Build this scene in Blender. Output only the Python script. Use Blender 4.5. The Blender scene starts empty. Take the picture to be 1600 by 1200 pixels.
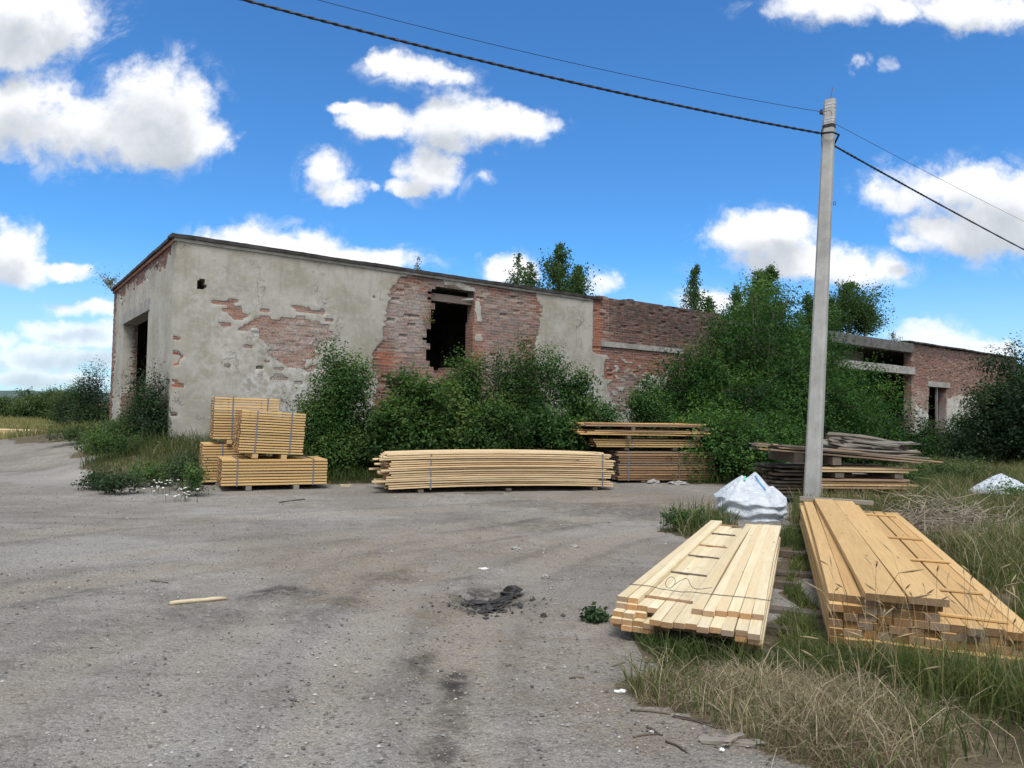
import bpy, math, random
import numpy as np
from mathutils import Matrix, Vector

# ------------------------------------------------------------------ camera, sky, sun, exposure
C = bpy.context.scene
COL = C.collection
F = 1105.0
PITCH, ROLL = 0.0362, 0.0195
EYE = 1.6
cam_d = bpy.data.cameras.new("camera")
cam = bpy.data.objects.new("camera", cam_d)
COL.objects.link(cam)
cam_d.sensor_width = 36.0
cam_d.lens = 36.0 * F / 1600.0
cam_d.clip_start = 0.05
cam_d.clip_end = 9000.0
RM = (Matrix.Rotation(math.pi / 2 + PITCH, 4, 'X') @ Matrix.Rotation(ROLL, 4, 'Z'))
cam.matrix_world = Matrix.Translation((0, 0, EYE)) @ RM
C.camera = cam
R3 = np.array(RM.to_3x3())

SUN_EL, SUN_AZ = math.radians(58), math.radians(176)   # azimuth measured from +Y towards +X
C.view_settings.view_transform = 'Standard'
C.view_settings.look = 'None'
C.view_settings.exposure = 0.37
C.view_settings.gamma = 1.0
C.view_settings.use_curve_mapping = False

sun_d = bpy.data.lights.new("sun", 'SUN')
sun_d.energy = 2.5
sun_d.angle = math.radians(22)
sun_d.color = (1.0, 0.965, 0.91)
C.cycles.max_bounces = 6
C.cycles.diffuse_bounces = 3
C.cycles.transmission_bounces = 3
C.cycles.volume_bounces = 0
C.cycles.adaptive_threshold = 0.018
sun = bpy.data.objects.new("sun", sun_d)
COL.objects.link(sun)
sv = Vector((math.sin(SUN_AZ) * math.cos(SUN_EL), math.cos(SUN_AZ) * math.cos(SUN_EL), math.sin(SUN_EL)))
sun.rotation_euler = sv.to_track_quat('Z', 'Y').to_euler()
sun.location = (0, -5, 30)


def ray(u, v):
    d = R3 @ np.array([(u - 800) / F, -(v - 600) / F, -1.0])
    return d


def pix(u, v, depth):
    """point on the line of sight at a chosen distance in front of the viewer"""
    d = ray(u, v)
    return np.array([0, 0, EYE]) + d * (depth / d[1])


def gp(u, v, z=0.0):
    d = ray(u, v)
    k = (z - EYE) / d[2]
    return np.array([0, 0, EYE]) + d * k


# node helper ------------------------------------------------------
class NT:
    def __init__(self, nt):
        self.nt = nt
        nt.nodes.clear()

    def n(self, typ, inp=None, **kw):
        nd = self.nt.nodes.new(typ)
        for k, v in kw.items():
            setattr(nd, k, v)
        if inp:
            for k, v in inp.items():
                s = nd.inputs[k]
                if isinstance(v, bpy.types.NodeSocket):
                    self.nt.links.new(v, s)
                else:
                    s.default_value = v
        return nd

    def math(self, op, a, b=0.0, c=0.0, clamp=False):
        nd = self.n('ShaderNodeMath', {0: a, 1: b, 2: c}, operation=op, use_clamp=clamp)
        return nd.outputs[0]

    def vm(self, op, a, b=(0, 0, 0), c=(0, 0, 0)):
        nd = self.n('ShaderNodeVectorMath', operation=op)
        for i, v in enumerate((a, b, c)):
            if i < len(nd.inputs):
                if isinstance(v, bpy.types.NodeSocket):
                    self.nt.links.new(v, nd.inputs[i])
                elif nd.inputs[i].type == 'VECTOR':
                    nd.inputs[i].default_value = v
        return nd.outputs['Value'] if op in ('DOT_PRODUCT', 'LENGTH') else nd.outputs[0]

    def ramp(self, fac, stops, interp='LINEAR'):
        nd = self.n('ShaderNodeValToRGB', {'Fac': fac})
        cr = nd.color_ramp
        cr.interpolation = interp
        while len(cr.elements) < len(stops):
            cr.elements.new(0.5)
        for e, (p, c) in zip(cr.elements, stops):
            e.position = p
            e.color = (c, c, c, 1) if not hasattr(c, '__len__') else (*c[:3], 1)
        return nd.outputs['Color']

    def mr(self, v, a, b, c=0.0, d=1.0, smooth=True):
        nd = self.n('ShaderNodeMapRange', {0: v, 1: a, 2: b, 3: c, 4: d},
                    interpolation_type='SMOOTHSTEP' if smooth else 'LINEAR')
        return nd.outputs[0]

    def mix(self, fac, a, b, blend='MIX'):
        nd = self.n('ShaderNodeMix', data_type='RGBA', blend_type=blend)
        for i, v in ((0, fac), (6, a), (7, b)):
            if isinstance(v, bpy.types.NodeSocket):
                self.nt.links.new(v, nd.inputs[i])
            else:
                nd.inputs[i].default_value = v if i == 0 else (*v[:3], 1)
        return nd.outputs[2]

    def noise(self, vec, scale, detail=4, rough=0.55, dist=0.0, dim='3D'):
        nd = self.n('ShaderNodeTexNoise', {'Scale': scale, 'Detail': detail, 'Roughness': rough, 'Distortion': dist},
                    noise_dimensions=dim)
        if vec is not None:
            self.nt.links.new(vec, nd.inputs['Vector'])
        return nd.outputs['Fac']

    def attr(self, name, out='Fac'):
        return self.n('ShaderNodeAttribute', attribute_name=name).outputs[out]


# ---- world: physical sky and cumulus laid out by direction
W = bpy.data.worlds.new("World")
C.world = W
W.use_nodes = True

# clouds: (u, v, half width, half height) turned into world directions X/Y, Z/Y
CL = [(50, 28, 122, 58), (5, 80, 70, 28), (135, 205, 175, 52), (245, 160, 88, 62), (40, 180, 95, 55), (270, 215, 85, 40),
      (170, 215, 140, 46), (15, 390, 50, 46), (20, 425, 50, 22), (105, 424, 42, 13), (390, 382, 75, 30), (450, 396, 95, 34),
      (560, 408, 100, 20), (640, 108, 58, 24), (690, 118, 48, 16), (600, 96, 26, 20), (585, 188, 58, 24), (545, 170, 40, 10),
      (710, 195, 72, 44), (672, 265, 48, 36), (635, 292, 30, 12), (830, 198, 46, 22), (775, 190, 50, 30), (508, 272, 34, 36),
      (530, 298, 38, 22), (582, 293, 12, 8), (758, 277, 14, 9), (800, 424, 42, 24), (935, 444, 34, 20), (960, 428, 14, 8),
      (1310, 8, 120, 28), (1400, 20, 40, 18), (1540, 14, 90, 34), (1340, 98, 14, 17), (1390, 101, 17, 12), (1200, 368, 92, 36), (1260, 410, 130, 30),
      (1345, 420, 75, 24), (1240, 350, 60, 22), (1480, 300, 110, 42), (1560, 330, 110, 66), (1420, 380, 30, 12), (1500, 365, 100, 34),
      (1440, 522, 52, 20), (1470, 535, 60, 16), (1530, 545, 70, 12), (1120, 474, 56, 20), (135, 482, 55, 13), (110, 522, 75, 20), (165, 520, 50, 20),
      (60, 560, 95, 20), (10, 532, 26, 13), (130, 560, 70, 14), (50, 592, 110, 12), (210, 560, 80, 14), (2060, 250, 300, 70), (-420, 280, 260, 80), (-300, 520, 220, 40), (2500, 480, 160, 30)]
g = bpy.data.node_groups.new("cloud_field", 'ShaderNodeTree')
g.interface.new_socket("P", in_out='INPUT', socket_type='NodeSocketVector')
g.interface.new_socket("D", in_out='OUTPUT', socket_type='NodeSocketFloat')
g.interface.new_socket("S", in_out='OUTPUT', socket_type='NodeSocketFloat')
G = NT(g)
gi = G.n('NodeGroupInput')
go = G.n('NodeGroupOutput')
P = gi.outputs[0]
wn = G.n('ShaderNodeTexNoise', {'Scale': 26.0, 'Detail': 5, 'Roughness': .6})
g.links.new(P, wn.inputs['Vector'])
PW = G.vm('ADD', P, G.vm('MULTIPLY_ADD', wn.outputs['Color'], (.034, .028, 0), (-.017, -.014, 0)))
cur = None
for (u, v, a, b) in CL:
    d = ray(u, v)
    cx, cz = d[0] / d[1], d[2] / d[1]
    k = (1 / d[1]) ** 2 if d[1] > 0 else 1
    rx, rz = a * 1.18 / F, b * 1.25 / F
    q = G.vm('MULTIPLY_ADD', PW, (1 / rx, 1 / rz, 0), (-cx / rx, -cz / rz, 0))
    r2 = G.vm('DOT_PRODUCT', q, q)
    if a < 20: r2 = G.math('ADD', G.math('MULTIPLY', r2, .8), .55)
    cur = r2 if cur is None else G.n('ShaderNodeMath', {0: cur, 1: r2, 2: 0.35}, operation='SMOOTH_MIN').outputs[0]
n1 = G.noise(P, 9.0, 7, 0.6, 0.3)
n2 = G.noise(P, 30.0, 4, 0.6)
dd = G.math('SUBTRACT', 1.0, cur)
dd = G.math('MULTIPLY', G.math('MAXIMUM', dd, -1.5), 1.45)
s1 = G.math('MULTIPLY', G.math('SUBTRACT', n1, 0.52), 3.6)
s2 = G.math('MULTIPLY', G.math('SUBTRACT', n2, 0.5), 2.1)
o_ = G.math('ADD', G.math('ADD', dd, s1), s2)
g.links.new(o_, go.inputs[0])
g.links.new(G.math('ADD', dd, G.math('MULTIPLY', s1, .7)), go.inputs[1])

N = NT(W.node_tree)
geo = N.n('ShaderNodeTexCoord')
sep = N.n('ShaderNodeSeparateXYZ', {0: geo.outputs['Generated']})
yy = N.math('MAXIMUM', sep.outputs[1], 0.02)
X_ = N.math('DIVIDE', sep.outputs[0], yy)
Z_ = N.math('DIVIDE', sep.outputs[2], yy)
PV = N.n('ShaderNodeCombineXYZ', {0: X_, 1: Z_}).outputs[0]


def field(off):
    nd = N.n('ShaderNodeGroup')
    nd.node_tree = g
    W.node_tree.links.new(N.vm('ADD', PV, off), nd.inputs[0])
    return nd.outputs


f0 = field((0, 0, 0))[0]
f1 = field((0.012, 0.040, 0))[1]
front = N.mr(sep.outputs[1], 0.05, 0.25)
wisp = N.math('MULTIPLY', N.mr(f0, -1.5, 0.3), N.mr(N.noise(PV, 13.0, 8, .66, .8), .46, .74, 0.0, .55))
alpha = N.math('MULTIPLY', N.math('MAXIMUM', N.mr(f0, -0.30, 1.20), wisp), front)
# unseen broken cloud added overhead and behind the viewer for white fill light
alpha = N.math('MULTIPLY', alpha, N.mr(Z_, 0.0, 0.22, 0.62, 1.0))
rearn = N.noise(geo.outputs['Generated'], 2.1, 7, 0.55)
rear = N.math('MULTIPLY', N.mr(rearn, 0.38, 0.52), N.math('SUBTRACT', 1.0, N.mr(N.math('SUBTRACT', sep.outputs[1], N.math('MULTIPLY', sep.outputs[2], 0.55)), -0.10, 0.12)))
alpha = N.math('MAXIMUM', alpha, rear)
above = N.mr(f1, -0.4, 1.9)
fine = N.math('MULTIPLY', N.math('SUBTRACT', N.noise(PV, 22.0, 5, .6), .5), 0.22)
lit = N.math('ADD', N.math('SUBTRACT', 1.0, N.math('MULTIPLY', above, 0.60)), fine, clamp=True)
ccol = N.ramp(lit, [(0.0, (0.34, 0.39, 0.46)), (0.40, (0.52, 0.56, 0.62)), (0.72, (0.84, 0.86, 0.89)), (1.0, (1.0, 1.0, 1.0))])
sky = N.n('ShaderNodeTexSky', sky_type='NISHITA', sun_disc=False, sun_elevation=SUN_EL, sun_rotation=SUN_AZ,
          altitude=300.0, air_density=1.0, dust_density=0.35, ozone_density=3.0)
skyc = N.mix(1.0, sky.outputs[0], (0.40, 0.82, 1.16), 'MULTIPLY')
skyc = N.mix(N.mr(sep.outputs[2], -0.02, 0.22, 0.62, 0.0), skyc, (4.7, 5.5, 6.4))
bg1 = N.n('ShaderNodeBackground', {'Color': skyc, 'Strength': 0.125})
bg2 = N.n('ShaderNodeBackground', {'Color': ccol, 'Strength': 0.86})
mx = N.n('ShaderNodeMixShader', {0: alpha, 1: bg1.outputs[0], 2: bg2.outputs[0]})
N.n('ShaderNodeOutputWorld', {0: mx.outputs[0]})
W.cycles.sampling_method = 'MANUAL'
W.cycles.sample_map_resolution = 512

# ------------------------------------------------------------------ object and mesh helpers
rng = np.random.default_rng(7)


def tag(o, label=None, cat=None, group=None, kind=None):
    if label: o["label"] = label
    if cat: o["category"] = cat
    if group: o["group"] = group
    if kind: o["kind"] = kind
    return o


def empty(name, loc=(0, 0, 0), rz=0.0, label=None, cat=None, group=None):
    o = bpy.data.objects.new(name, None)
    o.empty_display_size = 0.2
    COL.objects.link(o)
    o.location = loc
    o.rotation_euler = (0, 0, rz)
    return tag(o, label, cat, group)


def link(name, me, parent=None, mats=None):
    o = bpy.data.objects.new(name, me)
    COL.objects.link(o)
    if parent is not None: o.parent = parent
    if mats is not None and len(me.materials) == 0:
        for m in (mats if isinstance(mats, (list, tuple)) else [mats]):
            me.materials.append(m)
    return o


def npmesh(name, V, Fs, attrs=None, matidx=None, smooth=False):
    """V (n,3); Fs: (m,k) array or list of such arrays"""
    if not isinstance(Fs, list): Fs = [Fs]
    Fs = [np.asarray(f, dtype=np.int32) for f in Fs if len(f)]
    me = bpy.data.meshes.new(name)
    V = np.asarray(V, dtype=np.float32)
    me.vertices.add(len(V))
    me.vertices.foreach_set('co', V.ravel())
    nl = sum(f.size for f in Fs)
    npoly = sum(len(f) for f in Fs)
    me.loops.add(nl)
    me.polygons.add(npoly)
    me.loops.foreach_set('vertex_index', np.concatenate([f.ravel() for f in Fs]))
    tot = np.concatenate([np.full(len(f), f.shape[1], dtype=np.int32) for f in Fs])
    st = np.concatenate([[0], np.cumsum(tot)[:-1]]).astype(np.int32)
    me.polygons.foreach_set('loop_start', st)
    me.polygons.foreach_set('loop_total', tot)
    if matidx is not None:
        me.polygons.foreach_set('material_index', np.asarray(matidx, dtype=np.int32))
    me.polygons.foreach_set('use_smooth', np.full(npoly, smooth))
    me.update(calc_edges=True)
    if attrs:
        for k, a in attrs.items():
            a = np.asarray(a, dtype=np.float32)
            if a.ndim == 1:
                me.attributes.new(k, 'FLOAT', 'POINT').data.foreach_set('value', a)
            else:
                me.attributes.new(k, 'FLOAT_VECTOR', 'POINT').data.foreach_set('vector', a.ravel())
    me.validate()
    return me


class MB:
    """collects boxes and tubes into one mesh"""
    def __init__(self):
        self.v, self.f4, self.f3, self.n = [], [], [], 0

    def add(self, V, F4=None, F3=None):
        V = np.asarray(V, float)
        if F4 is not None and len(F4): self.f4.append(np.asarray(F4) + self.n)
        if F3 is not None and len(F3): self.f3.append(np.asarray(F3) + self.n)
        self.v.append(V)
        self.n += len(V)

    def box(self, c, s, rot=None, ch=0.0):
        """box with chamfered long edges"""
        hx, hy, hz = s[0] / 2, s[1] / 2, s[2] / 2
        ch = min(ch, hy * .4, hz * .4)
        if ch <= 0:
            pts = [(-hy, -hz), (hy, -hz), (hy, hz), (-hy, hz)]
        else:
            pts = [(-hy + ch, -hz), (hy - ch, -hz), (hy, -hz + ch), (hy, hz - ch), (hy - ch, hz), (-hy + ch, hz), (-hy, hz - ch), (-hy, -hz + ch)]
        k = len(pts)
        V = [(-hx, a, b) for a, b in pts] + [(hx, a, b) for a, b in pts]
        V = np.array(V)
        if rot is not None: V = V @ np.array(rot).T
        V = V + np.array(c)
        q = [(i, i + k, (i + 1) % k + k, (i + 1) % k) for i in range(k)]
        if k == 4:
            q += [(0, 1, 2, 3), (7, 6, 5, 4)]
        else:
            for o, fl in ((0, False), (k, True)):
                for a in ((0, 1, 2, 7), (2, 3, 6, 7), (3, 4, 5, 6)):
                    a = [i + o for i in a]
                    q.append(a[::-1] if fl else a)
        self.add(V, q)
        return self

    def tube(self, pts, r, k=6, cap=True):
        pts = np.asarray(pts, float)
        n = len(pts)
        r = np.broadcast_to(np.asarray(r, float), (n,))
        tn = np.gradient(pts, axis=0)
        tn /= np.linalg.norm(tn, axis=1)[:, None] + 1e-9
        up = np.array([0, 0, 1.0]) if abs(tn[0][2]) < 0.9 else np.array([1.0, 0, 0])
        V = []
        for i in range(n):
            a = np.cross(tn[i], up)
            a /= np.linalg.norm(a) + 1e-9
            b = np.cross(a, tn[i])
            for j in range(k):
                t = 2 * math.pi * j / k
                V.append(pts[i] + r[i] * (math.cos(t) * a + math.sin(t) * b))
        q = [(i * k + j, i * k + (j + 1) % k, (i + 1) * k + (j + 1) % k, (i + 1) * k + j) for i in range(n - 1) for j in range(k)]
        t3 = []
        if cap:
            V.append(pts[0]); V.append(pts[-1])
            c0, c1 = n * k, n * k + 1
            t3 = [(c0, (j + 1) % k, j) for j in range(k)] + [(c1, (n - 1) * k + j, (n - 1) * k + (j + 1) % k) for j in range(k)]
        self.add(V, q, t3)
        return self

    def mesh(self, name, smooth=False, attrs=None):
        fs = []
        if self.f4: fs.append(np.concatenate(self.f4))
        if self.f3: fs.append(np.concatenate(self.f3))
        return npmesh(name, np.concatenate(self.v), fs, attrs, smooth=smooth)

    def build(self, name, mats, parent=None, smooth=False):
        return link(name, self.mesh(name, smooth), parent, mats)


def rotz(a):
    return np.array([[math.cos(a), -math.sin(a), 0], [math.sin(a), math.cos(a), 0], [0, 0, 1]])


def hash2(ix, iy, seed):
    h = (ix.astype(np.int64) * 374761393 + iy.astype(np.int64) * 668265263 + seed * 1442695041) & 0xFFFFFFFF
    h = ((h ^ (h >> 13)) * 1274126177) & 0xFFFFFFFF
    return ((h ^ (h >> 16)) & 0xFFFF) / 65535.0


def vnoise(x, y, seed=0):
    x = np.asarray(x, float); y = np.asarray(y, float)
    ix, iy = np.floor(x), np.floor(y)
    fx, fy = x - ix, y - iy
    fx = fx * fx * (3 - 2 * fx); fy = fy * fy * (3 - 2 * fy)
    a, b = hash2(ix, iy, seed), hash2(ix + 1, iy, seed)
    c, d = hash2(ix, iy + 1, seed), hash2(ix + 1, iy + 1, seed)
    return (a * (1 - fx) + b * fx) * (1 - fy) + (c * (1 - fx) + d * fx) * fy


def fbm(x, y, seed=0, o=4):
    s, a, t = 0, 1, 0
    for i in range(o):
        s = s + a * vnoise(x * 2 ** i, y * 2 ** i, seed + i * 17)
        t += a
        a *= .5
    return s / t


def inpoly(x, y, poly):
    poly = np.asarray(poly, float)
    r = np.zeros(np.shape(x), bool)
    n = len(poly)
    j = n - 1
    for i in range(n):
        xi, yi = poly[i][:2]; xj, yj = poly[j][:2]
        if yi != yj:
            r ^= ((yi > y) != (yj > y)) & (x < (xj - xi) * (y - yi) / (yj - yi) + xi)
        j = i
    return r


def sstep(x, a, b):
    t = np.clip((x - a) / (b - a), 0, 1)
    return t * t * (3 - 2 * t)


# ------------------------------------------------------------------ materials
def material(name):
    m = bpy.data.materials.new(name)
    m.use_nodes = True
    return m, NT(m.node_tree)


def finish(nt, col, rough=0.8, bump=None, bstr=0.3, bdist=0.01, spec=0.3, **kw):
    b = nt.n('ShaderNodeBsdfPrincipled', {'Roughness': rough, 'Specular IOR Level': spec})
    for k, v in (('Base Color', col),):
        if isinstance(v, bpy.types.NodeSocket): nt.nt.links.new(v, b.inputs[k])
        else: b.inputs[k].default_value = (*v[:3], 1)
    for k, v in kw.items():
        b.inputs[k].default_value = v
    if bump is not None:
        bp = nt.n('ShaderNodeBump', {'Height': bump, 'Strength': bstr, 'Distance': bdist})
        nt.nt.links.new(bp.outputs[0], b.inputs['Normal'])
    nt.n('ShaderNodeOutputMaterial', {0: b.outputs[0]})


def wood_mat(name, c1, c2, dark, grey=0.0, rand=0.25, stain=0.0):
    m, n = material(name)
    tc = n.n('ShaderNodeTexCoord')
    oi = n.n('ShaderNodeObjectInfo')
    off = n.n('ShaderNodeCombineXYZ', {0: n.math('MULTIPLY', oi.outputs['Random'], 37.0), 1: n.math('MULTIPLY', oi.outputs['Random'], 11.0)})
    v = n.vm('ADD', tc.outputs['Object'], off.outputs[0])
    vs = n.vm('MULTIPLY', v, (0.7, 14, 14))
    g1 = n.noise(vs, 2.2, 5, 0.6, 0.6)
    g2 = n.noise(n.vm('MULTIPLY', v, (2.5, 90, 90)), 1.5, 3, 0.6)
    col = n.mix(n.mr(g1, .3, .7), c1, c2)
    col = n.mix(n.mr(g2, .45, .75, 0, .35), col, dark)
    vk = n.n('ShaderNodeTexVoronoi', {'Scale': 1.0})
    m.node_tree.links.new(n.vm('MULTIPLY', v, (1.7, 7, 7)), vk.inputs['Vector'])
    kn = n.mr(vk.outputs['Distance'], 0.05, 0.11, 1, 0)
    col = n.mix(n.math('MULTIPLY', kn, .8), col, (dark[0] * .7, dark[1] * .6, dark[2] * .5))
    if stain > 0:
        st = n.mr(n.noise(n.vm('MULTIPLY', v, (1.0, 3, 3)), 1.6, 4, .6), .5, .72, 0, stain)
        col = n.mix(st, col, (0.11, 0.10, 0.09))
    r2 = n.math('FRACT', n.math('MULTIPLY', oi.outputs['Random'], 7.31))
    val = n.math('ADD', 1 - rand, n.math('MULTIPLY', r2, 2 * rand * .8))
    vv = n.n('ShaderNodeCombineColor', {0: val, 1: val, 2: val}).outputs[0]
    col = n.mix(1.0, col, vv, 'MULTIPLY')
    r4 = n.math('FRACT', n.math('MULTIPLY', oi.outputs['Random'], 53.3))
    col = n.mix(n.mr(r4, .55, 1.0, 0, .38), col, (c2[0] * .92, c2[1] * .78, c2[2] * .62))
    dirt = n.mr(n.noise(n.vm('MULTIPLY', v, (1.2, 4, 4)), 2.4, 6, .7), .55, .78, 0, .45)
    col = n.mix(dirt, col, (c2[0] * .5, c2[1] * .5, c2[2] * .52))
    if grey > 0:
        r3 = n.math('FRACT', n.math('MULTIPLY', oi.outputs['Random'], 19.7))
        col = n.mix(n.math('MULTIPLY', n.mr(r3, .3, 1.0, smooth=False), grey), col, (0.23, 0.22, 0.205))
    finish(n, col, 0.72, g2, 0.35, 0.003, 0.25)
    return m


def plain(name, col, rough=0.7, nscale=8.0, var=0.25, metal=0.0, bstr=0.2, spec=0.3):
    m, n = material(name)
    tc = n.n('ShaderNodeTexCoord')
    f = n.noise(tc.outputs['Object'], nscale, 5, .6)
    a = tuple(max(0, c * (1 - var)) for c in col)
    b = tuple(min(1, c * (1 + var)) for c in col)
    finish(n, n.mix(n.mr(f, .3, .7), a, b), rough, f, bstr, 0.01, spec, Metallic=metal)
    return m


def leaf_mat(name, stops, trans=0.35):
    m, n = material(name)
    a = n.attr('var')
    col = n.ramp(a, stops)
    d = n.n('ShaderNodeBsdfPrincipled', {'Base Color': col, 'Roughness': 0.62, 'Specular IOR Level': 0.16})
    tcol = n.mix(1.0, col, (1.3, 1.5, 0.6), 'MULTIPLY')
    t = n.n('ShaderNodeBsdfTranslucent', {0: tcol})
    mx = n.n('ShaderNodeMixShader', {0: trans, 1: d.outputs[0], 2: t.outputs[0]})
    n.n('ShaderNodeOutputMaterial', {0: mx.outputs[0]})
    return m


M = {}
M['pine'] = wood_mat('pale_pine', (0.70, 0.61, 0.42), (0.63, 0.52, 0.32), (0.50, 0.36, 0.18), rand=.13)
M['pine_end'] = wood_mat('pale_pine_end', (0.44, 0.26, 0.12), (0.36, 0.20, 0.09), (0.18, 0.10, 0.05), rand=.35, grey=.5)
M['larch'] = wood_mat('orange_pine', (0.60, 0.405, 0.185), (0.52, 0.335, 0.14), (0.36, 0.205, 0.08), rand=.15)
M['larch_end'] = wood_mat('brown_end_grain', (0.27, 0.155, 0.06), (0.18, 0.10, 0.038), (0.09, 0.05, 0.022), grey=.45, rand=.45)
M['yellow'] = wood_mat('yellow_pine', (0.60, 0.42, 0.20), (0.52, 0.35, 0.155), (0.36, 0.21, 0.09), rand=.2)
M['yellow_end'] = wood_mat('yellow_pine_end', (0.30, 0.17, 0.085), (0.22, 0.12, 0.06), (0.11, 0.06, 0.03), rand=.4)
M['long'] = wood_mat('cream_board', (0.70, 0.55, 0.34), (0.60, 0.44, 0.25), (0.36, 0.21, 0.10), rand=.18, stain=.25)
M['long_end'] = wood_mat('bark_brown_end', (0.33, 0.18, 0.09), (0.22, 0.12, 0.06), (0.10, 0.06, 0.03), rand=.5)
M['brownw'] = wood_mat('brown_board', (0.36, 0.22, 0.11), (0.26, 0.15, 0.08), (0.12, 0.07, 0.04), grey=.4, rand=.35, stain=.5)
M['greyw'] = wood_mat('weathered_grey_board', (0.25, 0.22, 0.18), (0.17, 0.15, 0.13), (0.08, 0.07, 0.06), grey=.5, rand=.3, stain=.5)
M['darkw'] = wood_mat('dark_old_board', (0.13, 0.10, 0.075), (0.085, 0.065, 0.05), (0.04, 0.03, 0.025), grey=.2, rand=.4, stain=.5)
M['strap'] = plain('strap_steel', (0.13, 0.14, 0.17), .45, 20, .2, spec=.5)
M['wire'] = plain('black_wire', (0.02, 0.02, 0.022), .5, 20, .2)
M['felt'] = plain('roofing_felt', (0.045, 0.042, 0.04), .9, 3, .4)
M['metal'] = plain('galvanised_steel', (0.45, 0.46, 0.47), .45, 30, .2, metal=.6)
M['rust'] = plain('rusty_steel', (0.16, 0.07, 0.04), .8, 20, .4)
M['bark'] = plain('bark', (0.10, 0.085, 0.07), .9, 12, .4)
M['birchbark'] = plain('birch_bark', (0.34, 0.32, 0.29), .8, 9, .45)
M['stone'] = plain('stone', (0.30, 0.29, 0.275), .9, 15, .25)
M['asphalt'] = plain('broken_asphalt', (0.045, 0.043, 0.042), .85, 14, .5, bstr=.6)
M['dead'] = plain('dead_stalks', (0.25, 0.215, 0.165), .9, 5, .4)
M['scrap'] = plain('white_plastic', (0.75, 0.75, 0.73), .5, 9, .06)
M['petal'] = plain('white_petal', (0.8, 0.8, 0.77), .6, 9, .05)
M['dbrick'] = plain('loose_brick', (0.25, 0.11, 0.08), .9, 9, .35)

lv = lambda *c: c
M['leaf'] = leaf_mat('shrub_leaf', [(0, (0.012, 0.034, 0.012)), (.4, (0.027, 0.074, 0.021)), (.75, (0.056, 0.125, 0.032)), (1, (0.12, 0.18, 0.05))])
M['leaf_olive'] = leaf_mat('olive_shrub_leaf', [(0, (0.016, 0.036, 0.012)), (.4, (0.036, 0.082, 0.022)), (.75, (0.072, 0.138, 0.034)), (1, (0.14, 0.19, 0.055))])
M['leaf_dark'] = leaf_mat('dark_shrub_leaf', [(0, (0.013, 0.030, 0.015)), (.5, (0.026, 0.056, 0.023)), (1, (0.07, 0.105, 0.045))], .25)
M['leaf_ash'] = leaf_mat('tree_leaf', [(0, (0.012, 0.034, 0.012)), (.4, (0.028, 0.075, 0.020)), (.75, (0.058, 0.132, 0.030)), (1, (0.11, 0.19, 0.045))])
M['leaf_birch'] = leaf_mat('birch_leaf', [(0, (0.030, 0.060, 0.022)), (.6, (0.060, 0.115, 0.038)), (1, (0.12, 0.18, 0.06))], .4)
M['leaf_field'] = leaf_mat('field_shrub_leaf', [(0, (0.028, 0.055, 0.022)), (.5, (0.055, 0.095, 0.035)), (1, (0.12, 0.15, 0.06))], .35)
M['leaf_yellow'] = leaf_mat('yellow_leaf', [(0, (0.14, 0.12, 0.03)), (1, (0.28, 0.22, 0.05))], .35)
M['grass'] = leaf_mat('grass_blade', [(0, (0.045, 0.07, 0.022)), (.45, (0.095, 0.125, 0.04)), (.7, (0.18, 0.18, 0.075)), (1, (0.36, 0.29, 0.16))], .35)
M['dry'] = leaf_mat('straw_blade', [(0, (0.085, 0.062, 0.038)), (.35, (0.19, 0.148, 0.092)), (.75, (0.32, 0.265, 0.175)), (1, (0.48, 0.41, 0.29))], .25)

# brick and plaster wall -------------------------------------------------
ROWH, BRW = 0.085, 0.26


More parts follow.
